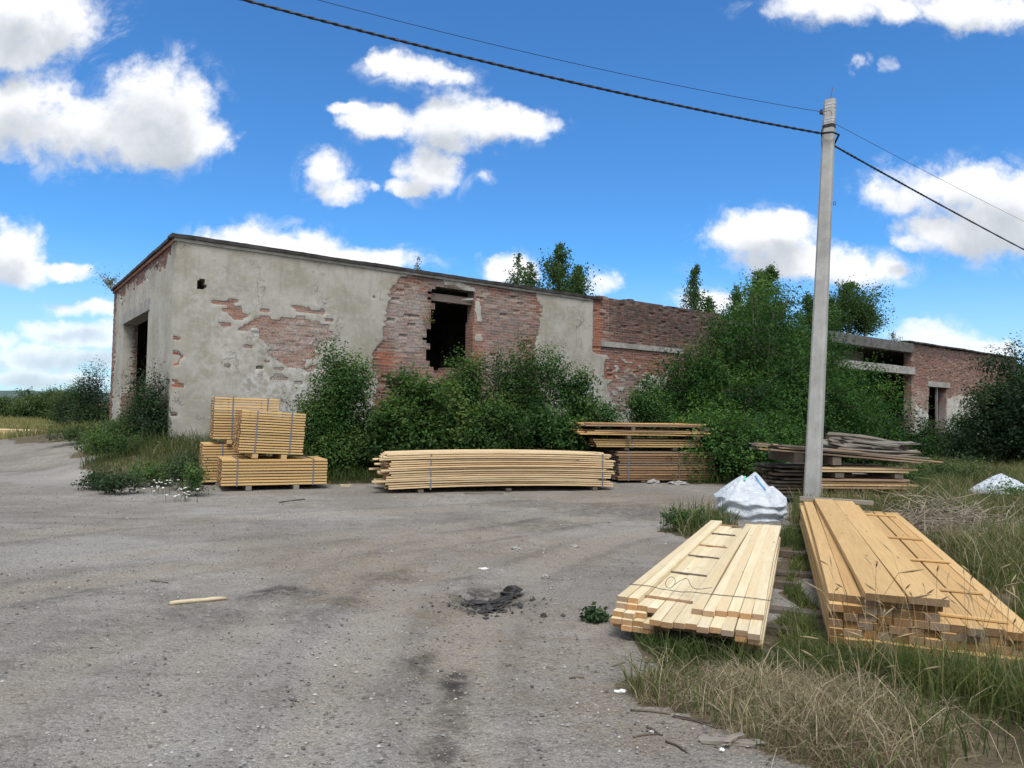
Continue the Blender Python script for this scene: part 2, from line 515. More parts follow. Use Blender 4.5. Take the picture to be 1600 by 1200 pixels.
def wall_mat():
    m, n = material('brick_and_plaster')
    wp = n.attr('wp', 'Vector')
    pl, wh, dk, rd = n.attr('plaster'), n.attr('white'), n.attr('grime'), n.attr('fresh')
    wv = n.n('ShaderNodeTexNoise', {'Scale': 6.0, 'Detail': 3})
    m.node_tree.links.new(wp, wv.inputs['Vector'])
    wob = n.vm('MULTIPLY_ADD', wv.outputs['Color'], (.03, .022, 0), (-.015, -.011, 0))
    bv = n.vm('ADD', wp, wob)
    bk = n.n('ShaderNodeTexBrick', {'Color1': (0.0, 0.0, 0.0, 1), 'Color2': (1, 1, 1, 1), 'Mortar': (.5, .5, .5, 1), 'Scale': 1.0,
                                     'Mortar Size': .011, 'Mortar Smooth': .35, 'Brick Width': BRW, 'Row Height': ROWH, 'Bias': 0.0})
    bk.offset = .5
    m.node_tree.links.new(bv, bk.inputs['Vector'])
    mort = bk.outputs['Fac']
    bc = n.ramp(bk.outputs['Color'], [(0, (0.085, 0.050, 0.045)), (.3, (0.155, 0.068, 0.053)), (.65, (0.225, 0.083, 0.054)), (.88, (0.22, 0.115, 0.085)), (1, (0.32, 0.25, 0.20))])
    nn = n.noise(wp, 14, 6, .65)
    bc = n.mix(n.mr(nn, .42, .76, 0, .6), bc, (0.20, 0.15, 0.128))
    bc = n.mix(n.math('MULTIPLY', rd, .75), bc, (0.34, 0.105, 0.05))
    n3 = n.noise(wp, 3.2, 6, .65)
    ww = n.math('MULTIPLY', n.mr(n.math('ADD', n.noise(wp, 22, 5, .7), n.math('MULTIPLY', n3, .6)), .66, .98), wh)
    bc = n.mix(n.math('MULTIPLY', wh, .38), bc, (0.27, 0.235, 0.205))
    bc = n.mix(n.math('MULTIPLY', ww, .8), bc, (0.42, 0.41, 0.38))
    mc = n.mix(wh, (0.27, 0.235, 0.20), (0.34, 0.315, 0.28))
    mc = n.mix(n.mr(nn, .45, .7, 0, .75), mc, (0.085, 0.07, 0.062))
    brick = n.mix(mort, bc, mc)
    # plaster
    p1 = n.noise(wp, 1.1, 8, .62)
    p2 = n.noise(wp, 7.5, 7, .68)
    st = n.noise(n.vm('MULTIPLY', wp, (6, .55, 1)), 1.2, 5, .6)
    pc = n.mix(n.mr(p1, .35, .66), (0.29, 0.268, 0.215), (0.39, 0.374, 0.328))
    pc = n.mix(n.mr(p2, .47, .72, 0, .55), pc, (0.43, 0.43, 0.405))
    pc = n.mix(n.mr(p2, .25, .42, .45, 0), pc, (0.17, 0.16, 0.138))
    pc = n.mix(n.mr(st, .52, .78, 0, .5), pc, (0.19, 0.182, 0.158))
    pw = n.math('MULTIPLY', n.mr(n.noise(wp, 5, 7, .7), .42, .62), wh)
    pc = n.mix(n.math('MULTIPLY', pw, .75), pc, (0.54, 0.545, 0.525))
    vo = n.n('ShaderNodeTexVoronoi', {'Scale': 0.85}, feature='DISTANCE_TO_EDGE')
    m.node_tree.links.new(n.vm('ADD', wp, n.vm('MULTIPLY', wv.outputs['Color'], (.9, .9, 0))), vo.inputs['Vector'])
    ck = n.math('MULTIPLY', n.mr(vo.outputs['Distance'], .003, .010, 1, 0), n.mr(n.noise(wp, .9, 3), .5, .6))
    pc = n.mix(n.math('MULTIPLY', ck, .55), pc, (0.07, 0.065, 0.06))
    pn = n.math('ADD', pl, n.math('MULTIPLY', n.math('SUBTRACT', n.noise(wp, 11, 6, .7), .5), 1.15))
    pf = n.mr(pn, .42, .58)
    edge = n.math('MULTIPLY', n.mr(pn, .35, .5), n.mr(pn, .5, .62, 1, 0))
    col = n.mix(pf, brick, pc)
    col = n.mix(n.math('MULTIPLY', edge, .25), col, (0.09, 0.08, 0.07))
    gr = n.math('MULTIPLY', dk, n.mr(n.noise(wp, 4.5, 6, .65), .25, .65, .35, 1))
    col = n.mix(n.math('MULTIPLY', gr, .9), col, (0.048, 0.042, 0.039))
    hb = n.math('SUBTRACT', n.math('MULTIPLY', nn, .6), mort)
    hgt = n.math('ADD', n.math('MULTIPLY', hb, n.math('SUBTRACT', 1, pf)), n.math('MULTIPLY', pf, n.math('ADD', n.math('MULTIPLY', p2, .6), 1.0)))
    hgt = n.math('SUBTRACT', hgt, n.math('MULTIPLY', ck, .8))
    finish(n, col, .92, hgt, .8, .014, .15)
    return m


M['wall'] = wall_mat()


def concrete(name, a, b):
    m, n = material(name)
    tc = n.n('ShaderNodeTexCoord')
    v = tc.outputs['Object']
    f = n.noise(v, 3, 8, .65)
    s = n.noise(n.vm('MULTIPLY', v, (12, 12, .8)), 1.5, 5, .6)
    h = n.noise(v, 40, 4, .7)
    col = n.mix(n.mr(f, .3, .7), a, b)
    col = n.mix(n.mr(s, .55, .8, 0, .45), col, tuple(x * .5 for x in a))
    col = n.mix(n.mr(h, .60, .75, 0, .5), col, tuple(x * .35 for x in a))
    finish(n, col, .9, h, .35, .008, .2)
    return m


M['concrete'] = concrete('old_concrete', (0.22, 0.21, 0.19), (0.36, 0.35, 0.325))
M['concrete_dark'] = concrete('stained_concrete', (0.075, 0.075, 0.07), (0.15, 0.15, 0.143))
M['pole'] = concrete('pole_concrete', (0.30, 0.30, 0.285), (0.42, 0.42, 0.40))

# ground -------------------------------------------------------------------
CORNER = pix(264.5, 692, 16.5)
TH = math.atan2(1495, F)
WD = np.array([math.sin(TH), math.cos(TH)])          # along the long wall
WN = np.array([WD[1], -WD[0]])                        # out of the long wall, towards the yard
BLEN, BDEP = 52.0, 10.3


def wxy(s, t=0.0):
    """s along the long wall, t into the building"""
    return CORNER[:2] + WD * s - WN * t


def to_wall(x, y):
    dx, dy = x - CORNER[0], y - CORNER[1]
    return dx * WD[0] + dy * WD[1], -(dx * WN[0] + dy * WN[1])


def gh(x, y):
    x = np.asarray(x, float); y = np.asarray(y, float)
    s, t = to_wall(x, y)
    ds = np.maximum(np.maximum(-s, s - BLEN), 0)
    dt = np.maximum(np.maximum(-t, t - BDEP), 0)
    d = np.hypot(ds, dt)
    top = 0.58 * (1 - sstep(s, 10, 34)) + 0.0
    far = sstep(np.hypot(x, y), 40, 120)
    return top * (1 - sstep(d, 0.3, 2.9 + 2.6 * sstep(t, 1.0, 6.0))) + 0.03 * (fbm(x * .35, y * .35, 3, 3) - .5) * (1 - far) \
        - 6.0 * sstep(y, 60, 400) + 0.25 * np.exp(-((x - 11) ** 2 / 10 + (y - 15) ** 2 / 14))


def gpoint(u, v):
    z = 0.0
    for _ in range(6):
        p = gp(u, v, z)
        z = float(gh(p[0], p[1]))
    return np.array([p[0], p[1], z])


def ppoly(pts):
    return np.array([gp(*p)[:2] for p in pts])


GRASS = [
    ppoly([(968, 998), (985, 1080), (1040, 1125), (1115, 1150), (1190, 1170), (1240, 1230), (2500, 1230), (2500, 960), (1600, 960), (1300, 1005), (1215, 950), (1200, 990), (1100, 1000)]),
    ppoly([(1215, 1000), (1300, 1020), (1262, 830), (1228, 830)]),
    ppoly([(1395, 812), (1470, 760), (2500, 760), (2500, 1000), (1590, 1010)]),
    ppoly([(1225, 822), (1262, 790), (1420, 752), (1480, 715), (2500, 705), (2500, 800), (1400, 808), (1260, 830)]),
    ppoly([(125, 732), (150, 706), (200, 690), (330, 690), (335, 750), (300, 757), (232, 748)]),
    ppoly([(500, 756), (480, 735), (700, 722), (900, 735), (1100, 738), (1200, 735), (1190, 762), (1085, 757), (960, 742), (620, 745), (580, 757)]),
    ppoly([(1020, 832), (1060, 806), (1140, 800), (1120, 835), (1080, 842)]),
]
DRYZ = ppoly([(972, 1045), (1000, 1100), (1040, 1125), (1115, 1150), (1190, 1170), (1240, 1230), (1760, 1230), (1580, 1130), (1400, 1085), (1200, 1060), (1050, 1035)])
DRYZ2 = ppoly([(1400, 820), (1440, 795), (1700, 800), (1700, 900), (1500, 880)])


def gmask(x, y, wob=.25):
    xx = x + wob * (vnoise(x * 2.2, y * 2.2, 5) - .5) * 2
    yy_ = y + wob * (vnoise(x * 2.2 + 9, y * 2.2 + 4, 6) - .5) * 2
    r = np.zeros(np.shape(x), bool)
    for p in GRASS:
        r |= inpoly(xx, yy_, p)
    s, t = to_wall(x, y)
    r |= (t > -1.6 - 1.2 * vnoise(x, y, 8)) & (s > -1.2 - .8 * vnoise(x, y, 18) - 1.3 * sstep(t, 4.0, 8.0)) & (t < BDEP + 4) & (s < BLEN)
    field = (x < -10.5) & (y > 24.5 + 1.5 * vnoise(x * .4, y * .4, 3)) & (y < 300)
    return r | field | (y > 34)


def axis(lo, hi, f0, f1, step, grow=1.18, lim=3500):
    a = list(np.arange(f0, f1 + 1e-6, step))
    s, x = step, a[-1]
    while x < hi:
        s *= grow; x += s; a.append(min(x, hi))
    s, x = step, a[0]
    while x > lo:
        s *= grow; x -= s; a.insert(0, max(x, lo))
    return np.array(a)


gx = axis(-3500, 3500, -17, 10, .085)
gy = axis(-200, 3500, 2.0, 27, .085, 1.14)
GX, GY = np.meshgrid(gx, gy)
near = np.exp(-(np.hypot(GX, GY - 6) / 14) ** 2)
gz = gh(GX, GY) + near * (.022 * (fbm(GX * 1.6, GY * 1.6, 21, 4) - .5) + .012 * (vnoise(GX * 9, GY * 9, 33) - .5))


def blob(u, v, ru, rv, seed=0, pw=1.0):
    """soft irregular patch round a ground point"""
    c = gp(u, v)
    e = gp(u + ru, v)
    f_ = gp(u, v - rv)
    rx, ry = abs(e[0] - c[0]), abs(f_[1] - c[1])
    d = np.hypot((GX - c[0]) / rx, (GY - c[1]) / ry) + (fbm(GX * 3.1, GY * 3.1, 40 + seed, 4) - .5) * 1.5
    return 1 - sstep(d, .45, 1.15)


dark = np.zeros_like(GX)
for i, (u, v, a, b, k) in enumerate([(435, 925, 70, 12, .9), (300, 950, 70, 16, .45), (745, 940, 40, 30, .9), (790, 935, 50, 16, .8), (705, 1095, 32, 75, 1.0),
                                     (660, 1040, 30, 30, .7), (500, 950, 70, 25, .4), (1000, 800, 120, 10, .5), (330, 965, 60, 20, .4), (850, 820, 120, 9, .45), (690, 1180, 60, 25, .8),
                                     (610, 900, 60, 10, .4), (870, 790, 150, 7, .4), (390, 815, 260, 5, .3), (1140, 1090, 70, 30, .5), (1460, 850, 60, 18, .9), (150, 990, 120, 30, .3), (90, 930, 70, 20, .3), (720, 905, 40, 8, .6)]):
    dark = np.maximum(dark, k * blob(u, v, a, b, i))
tan = np.zeros_like(GX)
for i, (u, v, a, b, k) in enumerate([(600, 890, 110, 40, .9), (700, 990, 110, 70, .8), (800, 850, 330, 30, .55), (480, 870, 160, 30, .5), (880, 1000, 150, 90, .45), (1000, 780, 200, 14, .7), (1000, 1120, 160, 60, .5)]):
    tan = np.maximum(tan, k * blob(u, v, a, b, 60 + i))
lite = np.zeros_like(GX)
for i, (u, v, a, b, k) in enumerate([(60, 748, 200, 10, .6), (230, 775, 120, 7, .6), (150, 860, 200, 25, .5), (400, 1150, 260, 60, .45), (520, 1000, 150, 60, .35), (430, 805, 200, 12, .5), (960, 830, 200, 14, .3)]):
    lite = np.maximum(lite, k * blob(u, v, a, b, 90 + i))
# shallow pit where the crust has broken up
gz -= .022 * blob(760, 945, 55, 25, 2)
trk = np.zeros_like(GX)
for (pts, wd, amp, sd) in [([(1150, 790), (900, 812), (700, 845), (450, 868), (150, 905), (-150, 960)], .30, 1.0, 1), ([(1150, 805), (950, 842), (800, 900), (725, 1000), (700, 1230)], .26, 1.0, 2),
                           ([(1080, 800), (860, 845), (640, 905), (545, 1010), (470, 1230)], .26, .9, 3), ([(-80, 850), (250, 815), (560, 803), (1050, 776)], .30, .8, 4), ([(-80, 905), (250, 862), (560, 835), (1050, 792)], .28, .7, 5),
                           ([(-100, 1150), (150, 1010), (330, 930), (560, 850), (900, 790)], .28, .7, 6), ([(120, 1230), (300, 1050), (470, 930), (700, 840)], .25, .6, 7)]:
    pp = np.array([gp(*q_)[:2] for q_ in pts])
    # smooth the run
    t_f = np.linspace(0, len(pp) - 1, 40); pf = np.stack([np.interp(t_f, np.arange(len(pp)), pp[:, k_]) for k_ in (0, 1)], -1)
    for _ in range(6): pf[1:-1] = (pf[:-2] + pf[1:-1] * 2 + pf[2:]) / 4
    d = np.full(GX.shape, 99.0)
    for i in range(len(pf) - 1):
        a_, e_ = pf[i], pf[i + 1] - pf[i]
        t_ = np.clip(((GX - a_[0]) * e_[0] + (GY - a_[1]) * e_[1]) / (e_ @ e_ + 1e-9), 0, 1)
        d = np.minimum(d, np.hypot(GX - a_[0] - t_ * e_[0], GY - a_[1] - t_ * e_[1]))
    d = d + .12 * (fbm(GX * 2.2, GY * 2.2, 140 + sd, 3) - .5)
    brk = .35 + .65 * sstep(fbm(GX * .8, GY * .8, 150 + sd, 3), .35, .6)
    trk += amp * brk * (np.exp(-(d / wd) ** 4) - .9 * np.exp(-((d - wd * 1.25) / (wd * .28)) ** 2))
    gz -= near * .012 * amp * np.exp(-(d / wd) ** 4) - near * .010 * np.exp(-((d - wd * 1.3) / (wd * .3)) ** 2)
trk = np.clip(trk, -1, 1)
soil = gmask(GX, GY).astype(float)
fieldm = ((GY > 26) & (GX < -11)).astype(float) + (GY > 60)
ii = np.arange(GX.size).reshape(GX.shape)
Fq = np.stack([ii[:-1, :-1], ii[:-1, 1:], ii[1:, 1:], ii[1:, :-1]], -1).reshape(-1, 4)
gm, n = material('gravel_yard')
geo_ = n.n('ShaderNodeNewGeometry')
pos = geo_.outputs['Position']
ga = n.noise(pos, .55, 6, .6)
gb = n.noise(pos, 5, 6, .65)
gc = n.noise(pos, 38, 5, .75)
vo = n.n('ShaderNodeTexVoronoi', {'Scale': 42.0, 'Randomness': 1.0})
gm.node_tree.links.new(pos, vo.inputs['Vector'])
vo2 = n.n('ShaderNodeTexVoronoi', {'Scale': 110.0, 'Randomness': 1.0})
gm.node_tree.links.new(pos, vo2.inputs['Vector'])
gs = n.noise(n.vm('MULTIPLY', n.vm('ADD', pos, n.vm('MULTIPLY', pos, (0, .08, 0))), (.45, 3.2, 1)), .9, 6, .62, .4)
col = n.mix(n.mr(ga, .3, .7), (0.200, 0.184, 0.161), (0.305, 0.284, 0.253))
col = n.mix(n.mr(gs, .48, .72, 0, .55), col, (0.135, 0.123, 0.108))
col = n.mix(n.mr(gs, .28, .42, .4, 0), col, (0.28, 0.27, 0.25))
col = n.mix(n.mr(gb, .35, .7, 0, .45), col, (0.155, 0.140, 0.122))
col = n.mix(n.math('MULTIPLY', n.attr('tan'), n.mr(gb, .3, .6, .3, .85)), col, (0.225, 0.182, 0.130))
col = n.mix(n.math('MULTIPLY', n.attr('lite'), n.mr(gb, .3, .6, .4, .9)), col, (0.36, 0.35, 0.33))
tk = n.attr('trk')
col = n.mix(n.math('MULTIPLY', n.math('MAXIMUM', tk, 0.0), n.mr(gb, .3, .65, .25, .75)), col, (0.285, 0.250, 0.200))
col = n.mix(n.math('MULTIPLY', n.math('MAXIMUM', n.math('MULTIPLY', tk, -1.0), 0.0), n.mr(gb, .3, .6, .2, .5)), col, (0.125, 0.106, 0.086))
sv1 = n.n('ShaderNodeSeparateColor', {0: vo.outputs['Color']}).outputs[0]
sv2 = n.n('ShaderNodeSeparateColor', {0: vo2.outputs['Color']}).outputs[1]
col = n.mix(1.0, col, n.ramp(sv2, [(0, .80), (.5, .98), (.85, 1.06), (1, 1.4)]), 'MULTIPLY')
col = n.mix(n.mr(sv1, .76, 1.0, 0, .40), col, (0.28, 0.27, 0.255))
col = n.mix(n.mr(sv1, .0, .14, .40, 0), col, (0.07, 0.065, 0.06))
dkm = n.math('MULTIPLY', n.attr('dark'), n.mr(n.noise(pos, 9, 6, .7), .36, .58, .15, 1))
col = n.mix(n.math('MULTIPLY', dkm, .92), col, (0.038, 0.034, 0.031))
sl = n.mix(n.mr(gb, .35, .65), (0.085, 0.068, 0.045), (0.15, 0.125, 0.08))
fl = n.mix(n.mr(n.noise(pos, .12, 5), .35, .65), (0.20, 0.17, 0.075), (0.12, 0.135, 0.05))
sl = n.mix(n.attr('field'), sl, fl)
col = n.mix(n.mr(n.math('ADD', n.attr('soil'), n.math('MULTIPLY', n.math('SUBTRACT', gb, .5), .5)), .4, .6), col, sl)
hh = n.math('ADD', n.math('MULTIPLY', gc, .5), n.math('ADD', n.math('MULTIPLY', vo.outputs['Distance'], -.6), n.math('MULTIPLY', vo2.outputs['Distance'], -.3)))
hh = n.math('ADD', hh, n.math('MULTIPLY', gb, .6))
finish(n, col, .95, hh, .9, .018, .12)
gme = npmesh('ground', np.stack([GX, GY, gz], -1).reshape(-1, 3), Fq,
             {'dark': dark.ravel(), 'tan': tan.ravel(), 'trk': trk.ravel(), 'lite': lite.ravel(), 'soil': soil.ravel(), 'field': np.clip(fieldm, 0, 1).ravel()}, smooth=True)
ground = link('ground', gme, None, gm)
tag(ground, 'grey compacted gravel yard with dark patches running out to dry fields', 'ground', kind='structure')

# distant hills
hm, n = material('far_hills')
finish(n, n.mix(n.noise(n.n('ShaderNodeTexCoord').outputs['Object'], .02, 4), (0.05, 0.085, 0.075), (0.085, 0.12, 0.10)), 1.0)
mbx = np.linspace(-2600, 2600, 120)
hz = 34 + 26 * fbm(mbx / 600, mbx * 0, 4, 4)
hv = []
for k, (yo, fr) in enumerate([(0, 0), (140, .75), (300, 1.0), (700, .8), (1100, -.1)]):
    hv.append(np.stack([mbx, np.full_like(mbx, 2300 + yo), -8 + hz * fr * .9], -1))
hv = np.concatenate(hv)
k = len(mbx)
hf = [(r * k + i, r * k + i + 1, (r + 1) * k + i + 1, (r + 1) * k + i) for r in range(4) for i in range(k - 1)]
tag(link('hills', npmesh('hills', hv, np.array(hf), smooth=True), None, hm), 'low blue green hills on the far horizon', 'hills', kind='structure')

# ------------------------------------------------------------------ the derelict building
WTOP = float(pix(275, 368, 16.5)[2])
ZB = -0.6


def wall_sz(u, v):
    """where the line of sight through a photo point meets the long wall"""
    d = ray(u, v)
    o = np.array([0, 0, EYE])
    nrm = np.array([WN[0], WN[1], 0])
    k = np.dot(np.array([CORNER[0], CORNER[1], 0]) - np.array([0, 0, EYE]) * [1, 1, 0], nrm) / np.dot(d, nrm)
    p = o + d * k
    return to_wall(p[0], p[1])[0], p[2]


def gable_tz(u, v):
    d = ray(u, v)
    nrm = np.array([-WD[0], -WD[1], 0])
    k = np.dot(np.array([CORNER[0], CORNER[1], 0]), nrm) / np.dot(d, nrm)
    p = np.array([0, 0, EYE]) + d * k
    return to_wall(p[0], p[1])[1], p[2]


def wp_(pts, o=(0, 0), sc=1.0):
    return np.array([wall_sz(o[0] + a / sc, o[1] + b / sc) for a, b in pts])


def gp_(pts):
    return np.array([gable_tz(a, b) for a, b in pts])


def brick_q(S, Z):
    r = np.floor(Z / ROWH)
    off = np.where(r % 2 == 0, BRW / 2, 0)
    c = np.floor((S + off) / BRW)
    return (c + .5) * BRW - off, (r + .5) * ROWH, r, c


def make_wall(name, length, ztop, holefn, attrfn, to3, thick=.4, ds=.0433, dz=.0425, flip=False):
    ns = int(round(length / ds)); zt = 6.2
    nz = int(round((zt - ZB) / dz))
    s = np.linspace(0, length, ns + 1); z = ZB + np.arange(nz + 1) * dz
    S, Z = np.meshgrid(s, z)
    Sc, Zc = (S[:-1, :-1] + S[1:, 1:]) / 2, (Z[:-1, :-1] + Z[1:, 1:]) / 2
    keep = ~holefn(Sc, Zc) & (Zc < ztop(Sc))
    at = attrfn(S, Z)
    q_s, q_z, r, c = brick_q(S, Z)
    out = .022 * np.clip(at['plaster'], 0, 1) + (1 - np.clip(at['plaster'], 0, 1)) * (hash2(r, c, 9) - .5) * .014
    miss = (hash2(r, c, 77) > 1 - .03 * at['rough']) & (at['plaster'] < .5)
    out = np.where(miss, -.032, out)
    out += .02 * (fbm(S * .5, Z * .5, 12, 3) - .5)
    xyz = to3(S, Z, out)
    idx = np.arange(S.size).reshape(S.shape)
    fq = np.stack([idx[:-1, :-1], idx[:-1, 1:], idx[1:, 1:], idx[1:, :-1]], -1)[keep]
    V = [xyz.reshape(-1, 3)]
    back = to3(S, Z, np.full_like(S, -thick)).reshape(-1, 3)
    V.append(back)
    nv = S.size
    kp = np.pad(keep, 1)
    F_ = [fq]
    c0 = kp[1:-1, 1:-1]
    for (nb, a, b) in ((kp[1:-1, :-2], (slice(None, -1), slice(None, -1)), (slice(1, None), slice(None, -1))),
                       (kp[1:-1, 2:], (slice(1, None), slice(1, None)), (slice(None, -1), slice(1, None))),
                       (kp[:-2, 1:-1], (slice(None, -1), slice(1, None)), (slice(None, -1), slice(None, -1))),
                       (kp[2:, 1:-1], (slice(1, None), slice(None, -1)), (slice(1, None), slice(1, None)))):
        e = c0 & ~nb
        ia, ib = idx[a][e], idx[b][e]
        F_.append(np.stack([ia, ib, ib + nv, ia + nv], -1))
    # back face of the wall
    F_.append(fq[:, ::-1] + nv)
    A = {k: np.concatenate([v.ravel(), v.ravel() * (0.35 if k == 'plaster' else 1)]) for k, v in at.items() if k != 'rough'}
    wpv = np.stack([S, Z, 0 * S], -1).reshape(-1, 3)
    wpb = np.stack([S + thick, Z, 0 * S], -1).reshape(-1, 3)
    A['wp'] = np.concatenate([wpv, wpb])
    Fall = np.concatenate(F_)
    Vall = np.concatenate(V)
    used = np.zeros(len(Vall), bool)
    used[Fall.ravel()] = True
    mp = np.cumsum(used) - 1
    return npmesh(name, Vall[used], mp[Fall], {k: v[used] for k, v in A.items()})


def to3_long(S, Z, out):
    return np.stack([CORNER[0] + WD[0] * S + WN[0] * out, CORNER[1] + WD[1] * S + WN[1] * out, Z], -1)


def to3_gable(T, Z, out):
    return np.stack([CORNER[0] - WN[0] * T - WD[0] * out, CORNER[1] - WN[1] * T - WD[1] * out, Z], -1)


HOLE = wp_([(680, 118), (610, 170), (600, 220), (660, 300), (640, 350), (620, 420), (640, 520), (580, 600), (555, 650), (590, 720), (580, 830), (605, 880),
            (610, 940), (650, 1010), (700, 1000), (880, 960), (1055, 965), (1058, 700), (1075, 270), (1082, 190), (1030, 150)], (580, 430), 6.667)
HOLE2 = wp_([(307, 438), (318, 437), (321, 443), (323, 450), (309, 451)])
BAYS0, BAYS1 = wall_sz(1296, 560)[0], wall_sz(1424, 560)[0]
WIN = wp_([(1452, 604), (1479, 606), (1477, 700), (1448, 700)])
S925 = wall_sz(925.5, 540)[0]
S1110 = wall_sz(1112, 500)[0]


HMID = (HOLE[:, 0].min() + HOLE[:, 0].max()) / 2
HR = wall_sz(741, 520)[0]


def ztop_long(S):
    z = np.full_like(S, WTOP)
    z = np.where(S > S925 + .3, WTOP + .10 + .07 * (hash2(np.floor(S / .26), np.floor(S * 0), 4) - .5), z)
    z = z - np.where((S > S1110 + 1.0) & (S < BAYS0 + .2), .25 + .75 * np.clip(fbm(S * .55, S * 0, 9, 3) * 1.6 - .45, 0, 1), 0)
    return z


def hole_long(S, Z):
    qs, qz, r, c = brick_q(S, Z)
    # half-brick steps
    qs = np.floor(S / .13) * .13 + .065
    j = (hash2(r, np.floor(S / .13), 5) - .5) * .10 * (S < HMID) - .0
    h = inpoly(np.where(S < HMID, qs + j, np.minimum(S, S)), np.where(S < HMID, qz, qz), HOLE)
    h &= S < HR
    # the right jamb is a clean edge
    h |= inpoly(qs, qz, HOLE2) | inpoly(S, Z, HOLE2)
    h |= (S > BAYS0) & (S < BAYS1)
    h |= inpoly(S, Z, WIN)
    return h


PA = wp_([(645, 430), (625, 440), (610, 455), (603, 500), (596, 535), (586, 548), (578, 720), (842, 720), (838, 520), (841, 505), (847, 482), (836, 463), (828, 440), (700, 405)])
PATCH = [wp_([(120, 128), (250, 118), (330, 195), (405, 165), (395, 262), (465, 320), (330, 345), (250, 315), (210, 225), (115, 160)], (320, 450), 6.667),
         wp_([(478, 348), (720, 365), (800, 345), (960, 305), (1150, 350), (1280, 415), (1322, 520), (1250, 640), (1190, 700), (1130, 720), (1090, 780), (1045, 885),
              (905, 862), (890, 835), (735, 815), (640, 775), (640, 710), (590, 655), (620, 600), (515, 540), (495, 440)], (320, 450), 6.667),
         wp_([(580, 190), (695, 235), (650, 260), (625, 318), (580, 305)], (320, 450), 6.667),
         wp_([(1145, 255), (1275, 255), (1250, 312), (1145, 305)], (320, 450), 6.667),
         wp_([(245, 840), (310, 840), (305, 885), (245, 885)], (320, 450), 6.667),
         wp_([(578, 462), (592, 463), (591, 471), (578, 470)]),
         wp_([(250, 550), (286, 551), (287, 571), (250, 570)]), wp_([(250, 583), (278, 583), (280, 604), (250, 604)]),
         wp_([(250, 686), (278, 686), (275, 708), (250, 708)]), wp_([(262, 648), (268, 648), (268, 662), (262, 662)]),
         wp_([(255, 505), (273, 505), (273, 540), (255, 540)])]
PLREM = [wp_([(925, 552), (945, 556), (943, 590), (962, 640), (925, 640)]), wp_([(1002, 588), (1050, 592), (1060, 640), (985, 640)]),
         wp_([(690, 436), (742, 446), (742, 458), (690, 447)]), wp_([(742, 520), (752, 522), (752, 536), (742, 534)]), wp_([(744, 470), (752, 470), (752, 500), (744, 498)]), wp_([(1430, 632), (1453, 650), (1453, 730), (1424, 730)]),
         wp_([(1480, 622), (1545, 615), (1545, 730), (1478, 730)]), wp_([(925, 640), (1000, 640), (1000, 700), (925, 700)])]
P925 = S925


def sdf_ell(S, Z, u, v, ru, rv):
    a = wall_sz(u, v); b = wall_sz(u + ru, v); c = wall_sz(u, v - rv)
    return np.hypot((S - a[0]) / abs(b[0] - a[0]), (Z - a[1]) / abs(c[1] - a[1]))


def poly_d(x, y, poly):
    d = np.full(np.shape(x), 99.0)
    for i in range(len(poly)):
        a, b = poly[i - 1], poly[i]
        e = b - a
        t = np.clip(((x - a[0]) * e[0] + (y - a[1]) * e[1]) / (e @ e), 0, 1)
        d = np.minimum(d, np.hypot(x - a[0] - t * e[0], y - a[1] - t * e[1]))
    return d


